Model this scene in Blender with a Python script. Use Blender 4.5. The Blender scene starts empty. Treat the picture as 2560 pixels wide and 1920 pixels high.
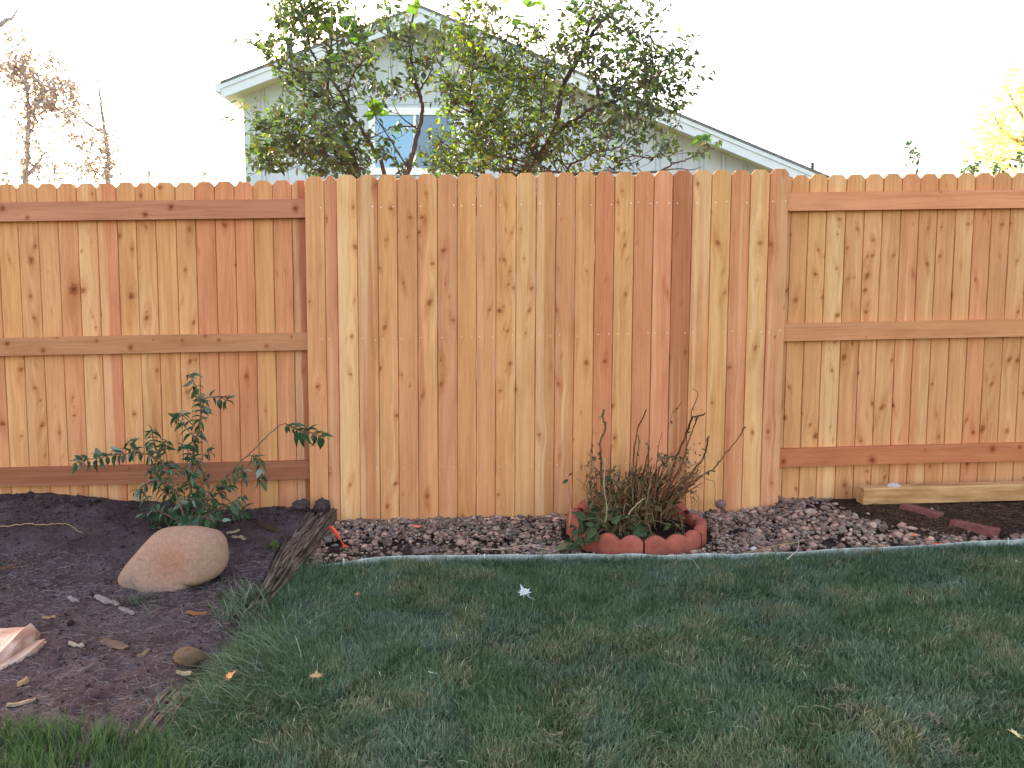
import bpy, math, random
import numpy as np
from mathutils import Vector, Matrix
random.seed(7); RNG=np.random.default_rng(11)
S=bpy.context.scene; COL=S.collection
R_=math.radians
# ------------------------------------------------------------------ camera, sky, sun, exposure
F=2089.; H=1.14; P=R_(5.2); ROLL=R_(0.26); D=4.39; YT=.046; GS=.022
SUN_AZ=R_(-34); SUN_EL=R_(26)           # azimuth from +Y towards +X
cd=bpy.data.cameras.new('camera'); cam=bpy.data.objects.new('camera',cd); COL.objects.link(cam); S.camera=cam
cd.sensor_width=36; cd.lens=36*F/2560; cd.clip_end=2000
cam.location=(0,0,H)
cam.rotation_euler=(Matrix.Rotation(R_(90)-P,3,'X')@Matrix.Rotation(ROLL,3,'Z')).to_euler()
W=bpy.data.worlds.new('World'); S.world=W; W.use_nodes=True
wn=W.node_tree; sky=wn.nodes.new('ShaderNodeTexSky'); sky.sky_type='NISHITA'; sky.sun_disc=False
sky.sun_elevation=SUN_EL; sky.sun_rotation=SUN_AZ
sky.air_density=1.0; sky.dust_density=3.0; sky.ozone_density=1.0
bg=wn.nodes['Background']
_t=wn.nodes.new('ShaderNodeMix'); _t.data_type='RGBA'; _t.blend_type='MULTIPLY'; _t.inputs[0].default_value=1; _t.inputs[7].default_value=(1.2,1.0,.80,1)   # camera white balance
wn.links.new(sky.outputs[0],_t.inputs[6]); wn.links.new(_t.outputs[2],bg.inputs[0]); bg.inputs[1].default_value=.15
ld=bpy.data.lights.new('sun','SUN'); ld.energy=4.0; ld.angle=R_(.5); ld.color=(1,.93,.82)
sun=bpy.data.objects.new('sun',ld); COL.objects.link(sun)
sd=Vector((math.sin(SUN_AZ)*math.cos(SUN_EL),math.cos(SUN_AZ)*math.cos(SUN_EL),math.sin(SUN_EL)))
sun.rotation_euler=sd.to_track_quat('Z','Y').to_euler()
S.view_settings.view_transform='Standard'; S.view_settings.look='None'
S.view_settings.exposure=2.6; S.view_settings.gamma=1

# ------------------------------------------------------------------ geometry helpers
def ray(px,py):
    a=(px-1280)/F; b=(960-py)/F
    a,b=a*math.cos(ROLL)-b*math.sin(ROLL), a*math.sin(ROLL)+b*math.cos(ROLL)
    return np.array([a, math.cos(P)+b*math.sin(P), -math.sin(P)+b*math.cos(P)])
def at(px,py,Y):
    d=ray(px,py); return d*(Y/d[1])+[0,0,H]
def fen(px,py,o=0.):
    d=ray(px,py); return d*((D+o)/(d[1]-YT*d[0]))+[0,0,H]
def gnd(px,py,h=0.):
    d=ray(px,py); return d*((h-H)/(d[2]-GS*d[0]))+[0,0,H]
def hsh(ix,iy,s):
    v=np.sin(ix*127.1+iy*311.7+s*74.7)*43758.5453; return v-np.floor(v)
def vn(x,y,s=0.):
    x=np.asarray(x,float); y=np.asarray(y,float); ix=np.floor(x); iy=np.floor(y); fx=x-ix; fy=y-iy
    fx=fx*fx*(3-2*fx); fy=fy*fy*(3-2*fy)
    return (hsh(ix,iy,s)*(1-fx)+hsh(ix+1,iy,s)*fx)*(1-fy)+(hsh(ix,iy+1,s)*(1-fx)+hsh(ix+1,iy+1,s)*fx)*fy
def fbm(x,y,s=0.,o=3):
    t=0;a=.5
    for i in range(o): t=t+a*vn(x*2**i,y*2**i,s+i*3.3); a*=.5
    return t/(1-.5**o)
def sm(t): t=np.clip(t,0,1); return t*t*(3-2*t)
EDGE=[gnd(*p,.026) for p in [(770,1404),(1000,1392),(1280,1387),(1500,1384),(1700,1387),(1900,1380),(2100,1373),(2250,1367),(2400,1357),(2560,1347)]]
EX=np.array([p[0] for p in EDGE]); EY=np.array([p[1] for p in EDGE])
def edge_y(x): return np.interp(x,np.r_[EX,4.5],np.r_[EY,4.15])
TX=-.94                                    # the tie's right side
def fy(x,o=0.): return D+o+YT*x
def G(x,y):
    """height of the finished ground at x,y"""
    x=np.asarray(x,float); y=np.asarray(y,float)
    z=GS*np.clip(x,-4.5,4.5)
    left=sm((TX-.03-x)/.08)
    zl=.03+(.065+.12*sm((-x-1.35)/1.3))*sm((y-3.35)/.95)+.03*(fbm(x*4,y*4,2)-.5)+.012*(fbm(x*18,y*18,5)-.5)
    up=np.clip((y-edge_y(x))/.6,0,1)
    zr=np.where(y>edge_y(x), -.012+.035*up+.04*sm((x-1.25)/.3)*up, 0)
    return z+left*zl*sm((8-np.abs(y-3))/2)+(1-left)*zr+(1-left)*.012*(fbm(x*2.5,y*2.5,9)-.5)

def mesh(name,V,Fs,mat,parent=None,col=None,attrs=None,smooth=False,mats=None,mi=None):
    me=bpy.data.meshes.new(name); V=np.asarray(V,float)
    org=np.zeros(3)
    p=parent
    while p is not None: org=org+np.array(p.location); p=p.parent
    V=V-org
    Fs=[np.asarray(f,int) for f in Fs if len(f)]
    me.vertices.add(len(V)); me.vertices.foreach_set('co',V.astype(np.float32).ravel())
    nl=sum(f.size for f in Fs); nf=sum(len(f) for f in Fs)
    me.loops.add(nl); me.polygons.add(nf)
    me.loops.foreach_set('vertex_index',np.concatenate([f.ravel() for f in Fs]).astype(np.int32))
    tot=np.concatenate([np.full(len(f),f.shape[1]) for f in Fs])
    st=np.r_[0,np.cumsum(tot)[:-1]]
    me.polygons.foreach_set('loop_start',st.astype(np.int32))
    me.polygons.foreach_set('use_smooth',np.full(nf,smooth))
    for m in (mats or [mat]): me.materials.append(m)
    if mi is not None: me.polygons.foreach_set('material_index',np.asarray(mi,np.int32))
    me.update(calc_edges=True); me.validate()
    if col is not None:
        c=np.ones((len(V),4),np.float32); c[:,:3]=col
        a=me.color_attributes.new('col','FLOAT_COLOR','POINT'); a.data.foreach_set('color',c.ravel())
    for k,(t,d) in (attrs or {}).items():
        a=me.attributes.new(k,t,'POINT'); a.data.foreach_set('vector' if t=='FLOAT_VECTOR' else 'value',np.asarray(d,np.float32).ravel())
    o=bpy.data.objects.new(name,me); COL.objects.link(o)
    if parent is not None: o.parent=parent
    return o
def tag(o,label=None,cat=None,group=None,kind=None):
    if label: o['label']=label
    if cat: o['category']=cat
    if group: o['group']=group
    if kind: o['kind']=kind
    return o
def thing(name,loc,label,cat,group=None):
    o=bpy.data.objects.new(name,None); o.location=tuple(float(v) for v in loc); o.empty_display_size=.1; COL.objects.link(o)
    return tag(o,label,cat,group)
class MB:
    """collects polys of any size"""
    def __init__(s): s.V=[];s.F={};s.n=0;s.C=[]
    def add(s,V,Fs,col=None):
        V=np.asarray(V,float); s.V.append(V)
        for f in Fs:
            f=np.asarray(f,int)
            if f.size: s.F.setdefault(f.shape[1],[]).append(f+s.n)
        s.n+=len(V); 
        c=np.ones((len(V),3))*(1 if col is None else 1)
        if col is not None: c=c*np.asarray(col)
        s.C.append(c); return s
    def box(s,a,b,col=None):
        x0,y0,z0=a;x1,y1,z1=b
        V=[(x0,y0,z0),(x1,y0,z0),(x1,y1,z0),(x0,y1,z0),(x0,y0,z1),(x1,y0,z1),(x1,y1,z1),(x0,y1,z1)]
        return s.add(V,[[(0,3,2,1),(4,5,6,7),(0,1,5,4),(1,2,6,5),(2,3,7,6),(3,0,4,7)]],col)
    def prism(s,poly,off,col=None):
        """poly: list of 3d points, extruded by off"""
        n=len(poly); V=np.array(list(poly)+[np.add(p,off) for p in poly])
        s.add(V,[[list(range(n))[::-1]],[list(range(n,2*n))],[(i,(i+1)%n,n+(i+1)%n,n+i) for i in range(n)]],col); return s
    def tube(s,pts,rad,k=6,col=None):
        pts=np.asarray(pts,float); n=len(pts); rad=np.ones(n)*rad
        t=np.gradient(pts,axis=0); t/=np.linalg.norm(t,axis=1)[:,None]+1e-9
        up=np.array([0,1,0.]) if abs(t[0][1])<.8 else np.array([1.,0,0])
        a=np.cross(t,up); a/=np.linalg.norm(a,axis=1)[:,None]+1e-9; b=np.cross(t,a)
        th=np.arange(k)*2*math.pi/k
        V=(pts[:,None]+rad[:,None,None]*(a[:,None]*np.cos(th)[None,:,None]+b[:,None]*np.sin(th)[None,:,None])).reshape(-1,3)
        i=np.arange(n-1)[:,None]*k; j=np.arange(k)[None]; j2=(j+1)%k
        q=np.stack([i+j,i+j2,i+k+j2,i+k+j],-1).reshape(-1,4)
        V=np.vstack([V,pts[:1],pts[-1:]]); c0=n*k
        tri=[(c0,(x+1)%k,x) for x in range(k)]+[(c0+1,(n-1)*k+x,(n-1)*k+(x+1)%k) for x in range(k)]
        return s.add(V,[q,tri],col)
    def build(s,name,mat,parent=None,smooth=False):
        return mesh(name,np.vstack(s.V),[np.vstack(f) for f in s.F.values()],mat,parent,np.vstack(s.C),smooth=smooth)
def smooth_path(pts,n=6):
    pts=np.asarray(pts,float)
    if len(pts)<3: 
        t=np.linspace(0,1,n+1)[:,None]; return pts[0]*(1-t)+pts[-1]*t
    out=[]
    Q=np.vstack([2*pts[0]-pts[1],pts,2*pts[-1]-pts[-2]])
    for i in range(1,len(Q)-2):
        for t in np.arange(n)/n:
            a,b,c,d=Q[i-1],Q[i],Q[i+1],Q[i+2]
            out.append(.5*((2*b)+(-a+c)*t+(2*a-5*b+4*c-d)*t*t+(-a+3*b-3*c+d)*t**3))
    out.append(pts[-1]); return np.array(out)

# ------------------------------------------------------------------ materials
def s2l(c): 
    c=np.asarray(c,float)/255.; return np.where(c<=.04045,c/12.92,((c+.055)/1.055)**2.4)
def newmat(name,rough=.8,spec=.3):
    m=bpy.data.materials.new(name); m.use_nodes=True; nt=m.node_tree; b=nt.nodes['Principled BSDF']
    b.inputs['Roughness'].default_value=rough; b.inputs['Specular IOR Level'].default_value=spec
    return m,nt,b
def nd(nt,t,**k):
    n=nt.nodes.new('ShaderNode'+t)
    for a,v in k.items(): setattr(n,a,v)
    return n
def mixc(nt,blend,fac,a,b):
    n=nd(nt,'Mix',data_type='RGBA',blend_type=blend)
    for s,v in ((n.inputs[0],fac),(n.inputs[6],a),(n.inputs[7],b)):
        if hasattr(v,'is_linked') or isinstance(v,bpy.types.NodeSocket): nt.links.new(v,s)
        else: s.default_value=v if isinstance(v,(int,float)) else tuple(v)+((1,) if len(v)==3 else ())
    return n.outputs[2]
def noise(nt,vec,scale,detail=4,rough=.6,dist=0):
    n=nd(nt,'TexNoise'); n.inputs['Scale'].default_value=scale; n.inputs['Detail'].default_value=detail; n.inputs['Roughness'].default_value=rough; n.inputs['Distortion'].default_value=dist
    if vec is not None: nt.links.new(vec,n.inputs['Vector'])
    return n.outputs['Fac']
def ramp(nt,fac,stops):
    n=nd(nt,'ValToRGB'); e=n.color_ramp.elements
    while len(e)<len(stops): e.new(.5)
    for el,(p,c) in zip(e,stops):
        el.position=p; el.color=(c,c,c,1) if isinstance(c,(int,float)) else tuple(c)+(1,)
    nt.links.new(fac,n.inputs[0]); return n.outputs[0]
def mapping(nt,vec,scale,loc=None):
    n=nd(nt,'Mapping'); n.inputs['Scale'].default_value=scale; nt.links.new(vec,n.inputs['Vector'])
    if loc is not None: nt.links.new(loc,n.inputs['Location'])
    return n.outputs[0]
def bump(nt,b,h,strength,dist=.01):
    n=nd(nt,'Bump'); n.inputs['Strength'].default_value=strength; n.inputs['Distance'].default_value=dist
    nt.links.new(h,n.inputs['Height']); nt.links.new(n.outputs[0],b.inputs['Normal'])
def colattr_mat(name,rough=.8,spec=.3,nscale=0,amt=.3,bmp=0,bscale=80,trans=0.,tint=(1,1,1)):
    m,nt,b=newmat(name,rough,spec); a=nd(nt,'Attribute',attribute_name='col'); c=a.outputs['Color']
    tc=nd(nt,'TexCoord')
    if nscale:
        f=ramp(nt,noise(nt,tc.outputs['Object'],nscale),[(.25,1-amt),(.75,1+amt*.6)])
        c=mixc(nt,'MULTIPLY',1.,c,f)
    nt.links.new(c,b.inputs['Base Color'])
    if bmp: bump(nt,b,noise(nt,tc.outputs['Object'],bscale,6),bmp,.01)
    if trans:
        t=nd(nt,'BsdfTranslucent'); mx=nd(nt,'MixShader'); mx.inputs[0].default_value=trans
        c2=mixc(nt,'MULTIPLY',1.,c,tint)
        nt.links.new(c2,t.inputs['Color']); nt.links.new(b.outputs[0],mx.inputs[1]); nt.links.new(t.outputs[0],mx.inputs[2])
        nt.links.new(mx.outputs[0],nt.nodes['Material Output'].inputs['Surface'])
    return m
def plain(name,c,rough=.8,spec=.3,nscale=20,amt=.2,bmp=.1,metal=0):
    m,nt,b=newmat(name,rough,spec); tc=nd(nt,'TexCoord'); b.inputs['Metallic'].default_value=metal
    f=ramp(nt,noise(nt,tc.outputs['Object'],nscale,5),[(.25,1-amt),(.75,1+amt)])
    nt.links.new(mixc(nt,'MULTIPLY',1.,c,f),b.inputs['Base Color'])
    if bmp: bump(nt,b,noise(nt,tc.outputs['Object'],nscale*4,5),bmp,.01)
    return m

def cedar_mat():
    m,nt,b=newmat('cedar_wood',.72,.25)
    oi=nd(nt,'ObjectInfo'); a=nd(nt,'Attribute',attribute_name='gc'); kd=nd(nt,'Attribute',attribute_name='kd')
    cmb=nd(nt,'CombineXYZ'); mul=nd(nt,'Math',operation='MULTIPLY'); mul.inputs[1].default_value=97.; nt.links.new(oi.outputs['Random'],mul.inputs[0])
    for i in range(3): nt.links.new(mul.outputs[0],cmb.inputs[i])
    g=a.outputs['Vector']
    fine=noise(nt,mapping(nt,g,(330,7,1),cmb.outputs[0]),1.,3,.6)
    med=noise(nt,mapping(nt,g,(75,1.6,1),cmb.outputs[0]),1.,3,.55,.3)
    wide=noise(nt,mapping(nt,g,(16,.35,1),cmb.outputs[0]),1.,2,.5)
    blot=noise(nt,mapping(nt,g,(9,2.2,1),cmb.outputs[0]),1.,3,.6)
    c=oi.outputs['Color']
    # sapwood / heartwood streaks
    def am(f):
        m_=nd(nt,'Math',operation='MULTIPLY'); nt.links.new(f,m_.inputs[0]); nt.links.new(oi.outputs['Alpha'],m_.inputs[1]); return m_.outputs[0]
    c=mixc(nt,'MIX',am(ramp(nt,wide,[(.54,0.),(.62,.55)])),c,s2l((238,196,148))*.95)
    c=mixc(nt,'MIX',am(ramp(nt,wide,[(.34,.5),(.43,0.)])),c,s2l((192,120,88))*.9)
    pores=noise(nt,mapping(nt,g,(420,22,1),cmb.outputs[0]),1.,2,.5)
    c=mixc(nt,'MULTIPLY',1.,c,ramp(nt,pores,[(.66,(1,1,1)),(.74,(.80,.72,.66))]))
    c=mixc(nt,'MULTIPLY',1.,c,ramp(nt,blot,[(.26,(.82,.74,.66)),(.44,(.97,.94,.91)),(.56,(1.02,1.01,1.0)),(.75,(1.08,1.08,1.05))]))
    c=mixc(nt,'MULTIPLY',1.,c,ramp(nt,med,[(.3,(.86,.80,.74)),(.55,(1,1,1)),(.8,(1.05,1.05,1.03))]))
    c=mixc(nt,'MULTIPLY',1.,c,ramp(nt,fine,[(.3,(.88,.85,.82)),(.6,(1.03,1.03,1.03))]))
    k=kd.outputs['Fac']
    kn=noise(nt,mapping(nt,g,(120,60,1),cmb.outputs[0]),1.,3)
    k2=nd(nt,'Math',operation='ADD'); kk=nd(nt,'Math',operation='MULTIPLY_ADD'); nt.links.new(kn,kk.inputs[0]); kk.inputs[1].default_value=.5; kk.inputs[2].default_value=-.25
    nt.links.new(k,k2.inputs[0]); nt.links.new(kk.outputs[0],k2.inputs[1])
    c=mixc(nt,'MULTIPLY',1.,c,ramp(nt,k2.outputs[0],[(0.,(.26,.16,.10)),(.18,(.34,.21,.14)),(.27,(.60,.42,.31)),(.34,(.48,.33,.24)),(.48,(.80,.67,.56)),(1.,(1,1,1))]))
    # faint cross-grain mill marks
    wv=nd(nt,'TexWave',bands_direction='Y'); wv.inputs['Scale'].default_value=70; wv.inputs['Distortion'].default_value=2; nt.links.new(mapping(nt,g,(1,1,1),cmb.outputs[0]),wv.inputs['Vector'])
    c=mixc(nt,'MULTIPLY',.22,c,ramp(nt,wv.outputs['Fac'],[(0,.86),(1,1.)]))
    nt.links.new(c,b.inputs['Base Color'])
    bump(nt,b,fine,.25,.002)
    return m
CEDAR=cedar_mat()
NAIL=plain('galvanised_nail',(.75,.76,.8),.35,.5,20,.05,0,1.)
def ground_mat(name,base,dark,light,sc=14,bmp=.6):
    m,nt,b=newmat(name,.95,.1); tc=nd(nt,'TexCoord'); o=tc.outputs['Object']
    c=mixc(nt,'MIX',ramp(nt,noise(nt,o,sc*.35,4),[(.35,0.),(.65,1.)]),dark,base)
    c=mixc(nt,'MIX',ramp(nt,noise(nt,mapping(nt,o,(sc*4,sc*9,1)),1.,5,.7,.5),[(.56,0.),(.72,.75)]),c,light)
    c=mixc(nt,'MULTIPLY',1.,c,ramp(nt,noise(nt,o,sc*8,6,.7),[(.3,.55),(.65,1.25)]))
    nt.links.new(c,b.inputs['Base Color']); bump(nt,b,noise(nt,o,sc*5,8,.7),bmp,.02)
    return m
M_SOIL=ground_mat('soil',(.096,.068,.074),(.050,.030,.032),(.20,.155,.17))
M_MULCH=ground_mat('mulch_soil',(.048,.024,.020),(.022,.012,.011),(.11,.06,.042))
M_LAWNB=ground_mat('lawn_earth',(.03,.040,.02),(.012,.016,.010),(.07,.068,.04))
M_FARG=ground_mat('far_grass',(.07,.10,.035),(.05,.075,.025),(.14,.14,.06),3)
M_GRAVB=ground_mat('gravel_earth',(.075,.05,.045),(.035,.022,.02),(.11,.08,.07))
M_GRASS=colattr_mat('grass_blade',.6,.25,trans=.22)
M_LEAF=colattr_mat('shrub_leaf',.5,.35,trans=.33,tint=(1.25,1.5,.45))
M_LEAF2=colattr_mat('buddleia_leaf',.7,.15,trans=.18)
M_FARLEAF=colattr_mat('far_leaf',.7,.2,trans=.4)
M_BARK=colattr_mat('bark',.9,.1,nscale=30,amt=.4,bmp=.5,bscale=60)
M_STONE=colattr_mat('stone',.85,.2,nscale=60,amt=.25,bmp=.3,bscale=120)
M_DEBRIS=colattr_mat('plant_litter',.9,.1)
M_TERRA=plain('terracotta',(.33,.088,.062),.9,.15,18,.28,.25)
M_BRICK=plain('red_brick',(.17,.06,.055),.9,.15,30,.4,.5)

# ------------------------------------------------------------------ ground sheets
def sheet(name,xs,ys,zf,mat,mask=None,kind='structure'):
    X,Y=np.meshgrid(xs,ys); Z=zf(X,Y); V=np.stack([X,Y,Z],-1).reshape(-1,3)
    nx=len(xs); i=np.arange(len(ys)-1)[:,None]*nx+np.arange(nx-1)[None]
    q=np.stack([i,i+1,i+1+nx,i+nx],-1)
    if mask is not None: q=q[mask((X[:-1,:-1]+X[1:,1:])/2,(Y[:-1,:-1]+Y[1:,1:])/2)]
    o=mesh(name,V,[q.reshape(-1,4)],mat,smooth=True); tag(o,kind=kind); return o
def graded(a,b,fine0,fine1,step):
    l=[fine0-.5*(1.6**i-1) for i in range(1,14)]; l=[v for v in l if v>a][::-1]; r=[fine1+.5*(1.6**i-1) for i in range(1,14)]; r=[v for v in r if v<b]
    return np.r_[a,l,np.arange(fine0,fine1+1e-6,step),r,b]
def zfar(X,Y):
    near=(np.abs(X)<4.6)&(Y<fy(X,.25))&(Y>-.5)
    return GS*np.clip(X,-4.5,4.5)+np.where(near,-.14,-.02)+.0*X
sheet('ground',graded(-150,150,-4.8,4.8,.2),graded(-90,220,-.8,5.4,.2),zfar,M_FARG)
def lawnz(X,Y): return G(X,Y)-.004
xs=np.arange(-.96,4.61,.04)
def lawn_sheet():
    V=[];n=60
    for k,x in enumerate(xs):
        y1=float(edge_y(x)); ys=np.linspace(-.6,y1-.002,n); V.append(np.stack([np.full(n,x),ys,G(x,ys-.001)-.006],-1))
    V=np.vstack(V); i=np.arange(len(xs)-1)[:,None]*n+np.arange(n-1)[None]
    o=mesh('lawn',V,[np.stack([i,i+n,i+n+1,i+1],-1).reshape(-1,4)],M_LAWNB,smooth=True); tag(o,kind='structure')
    V=[];n=24
    for k,x in enumerate(xs):
        y1=float(edge_y(x)); ys=np.linspace(y1+.004,fy(x)+.12,n); V.append(np.stack([np.full(n,x),ys,G(x,ys)-.018-.03*sm((x-2.35)/.2)*sm((ys-y1-.25)/.1)],-1))
    V=np.vstack(V)
    i=np.arange(len(xs)-1)[:,None]*n+np.arange(n-1)[None]
    o=mesh('gravel_bed',V,[np.stack([i,i+n,i+n+1,i+1],-1).reshape(-1,4)],M_GRAVB,smooth=True); tag(o,kind='structure')
lawn_sheet()
def soilz(X,Y):
    z=G(X,Y)
    n=fbm(X*30,Y*30,21,4)-.5; clod=np.maximum(0,fbm(X*16,Y*16,33,2)-.62)
    back=sm((Y-4.0)/.25)
    return z+.022*n+.07*clod*(0.4+back)+.02*(fbm(X*9,Y*9,4)-.5)*back
sheet('soil_bed',np.arange(-4.6,TX+.03,.018),np.r_[np.arange(-.6,1.6,.1),np.arange(1.6,4.55,.018)],soilz,M_SOIL)

# ------------------------------------------------------------------ the fence
KA=[(65,655,2),(205,660,3),(230,570,2),(365,702,1),(318,738,1),(340,990,1),(485,850,4),(545,860,3),(583,468,1),(537,600,1),(960,440,2),(935,425,1),(870,585,2),(785,500,2),(915,715,1),(865,895,3),(850,1085,2),(965,1040,3),(1220,725,2),(1245,460,3),(1190,950,2),(630,1105,1),(610,1028,1),(1820,750,1),(1550,690,1),(1465,420,1),(925,235,2),(1055,180,3),(605,222,1),(135,1380,3),(235,1350,1),(230,1500,2),(625,1435,1),(1035,1385,3),(1250,1325,2),(1290,1315,1),(1230,1525,2),(2092,1492,2),(2148,410,1),(200,895,2),(225,1040,2),(1275,1070,2)]
KB=[(505,328,2),(520,600,2),(515,965,2),(495,1220,2),(487,1482,2),(768,335,2),(655,180,3),(735,555,2),(688,750,2),(725,1158,2),(693,1440,2),(900,398,2),(820,490,1),(850,848,2),(838,1485,2),(897,1560,1),(1010,232,2),(978,395,2),(960,500,2),(965,620,2),(1055,718,2),(1130,625,3),(1033,988,3),(1170,945,1),(1195,1105,3),(1115,1380,3),(1115,1555,3),(985,1630,2),(1145,855,1),(1459,235,1),(1405,680,1),(1475,572,1),(1558,305,2),(1562,485,1),(1601,503,2),(1665,478,1),(1550,690,2),(1520,690,1),(1590,770,2),(1578,860,1),(1615,885,2),(1687,683,1),(1740,885,2),(1520,1043,3),(1722,1040,2),(1545,1168,1),(1572,1183,2),(1590,1410,2),(1558,1455,1),(1522,1595,3),(1632,1585,2),(1942,412,1),(1922,745,1),(1915,1040,2),(1925,1550,2),(2118,1400,2),(2118,765,1),(262,1565,2),(320,400,1)]
KC=[(485,212,2),(455,290,2),(463,370,1),(455,480,2),(505,590,2),(465,595,1),(520,690,1),(510,930,3),(370,830,1),(365,1392,2),(1008,165,2),(1145,572,3),(988,565,1),(1105,362,1),(1437,575,4),(1512,582,2),(1597,95,2),(1405,1298,3),(1192,920,2),(868,517,1),(895,985,1),(825,1362,1),(795,915,3),(658,268,1),(1540,1225,1),(1650,515,1),(1985,410,2),(2112,478,2),(1975,512,2),(2040,608,2),(1820,790,2),(1685,968,3),(1870,950,2),(1975,1075,3),(2075,995,1),(2087,815,1),(2165,900,2),(2170,1050,3),(1955,1262,2),(2020,1365,3),(1935,1455,2),(2180,670,2),(1640,1570,2)]
KD=[(1020,1330,3),(1015,1450,2),(1180,1450,2),(1335,1205,1),(1560,1225,2),(1570,1110,1),(1930,1180,1),(2040,1205,3),(2110,1200,2),(2160,1490,2),(1600,897,1),(1800,1190,1)]
KE=[(70,258,2),(97,690,2),(232,160,3),(355,118,1),(420,205,2),(462,298,3),(585,225,1),(605,328,1),(1010,62,3),(935,30,2),(885,122,1),(835,335,3),(1155,318,1),(935,250,1),(1467,122,2),(1480,305,2),(1615,200,1),(1715,165,2),(1845,240,3),(1768,268,2),(1925,200,1),(2050,255,2),(890,590,2),(890,685,2),(300,740,2),(718,775,2),(1023,592,1)]
KF=[(130,60,3),(600,110,1),(845,340,3),(455,240,2),(460,295,1),(250,250,1),(265,410,2),(345,292,1),(372,458,2),(390,608,1),(975,445,2),(15,400,3),(1665,318,1)]
KG=[(30,440,3),(205,620,2),(390,250,1),(665,190,2),(680,468,2),(660,535,1),(1525,160,2),(2008,408,2),(1870,420,2),(2175,300,2)]
KH=[(645,35,2),(983,28,2),(920,200,2),(1035,110,1),(1220,120,2),(1222,185,2),(1750,110,2),(1480,268,2),(1780,215,1)]
KR=[(2060,640,1),(2120,700,2),(2168,690,2),(2170,760,2),(2285,690,2),(2290,820,1),(2350,640,2),(2380,740,1),(2440,700,2),(2500,640,1),(2545,780,2),(2230,900,2),(2110,890,2),(2330,960,2),(2480,960,2),(2420,560,2),(2320,570,2),(2545,900,3)]
KN=[(x/2.633,400+y/2.633,s) for x,y,s in KA]+[(700+x/2.765,400+y/2.765,s) for x,y,s in KB]+[(1380+x/2.765,400+y/2.765,s) for x,y,s in KC]+[(1860+x/3.16,180+y/3.16,s) for x,y,s in KD]+[(1900+x/3.318,1000+y/3.318,s) for x,y,s in KE]+[(x/2.514,900+y/2.514,s) for x,y,s in KF]+[(1340+x/3.456,960+y/3.456,s) for x,y,s in KG]+[(660+x/2.989,1200+y/2.989,s) for x,y,s in KH]+KR
KW=[]
for x,y,s in KN:
    o=0 if 760<x<1973 else .054
    q=fen(x,y,o); KW.append((q[0],q[2]-GS*q[0],{1:.010,2:.019,3:.027,4:.04}[s]))
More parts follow.
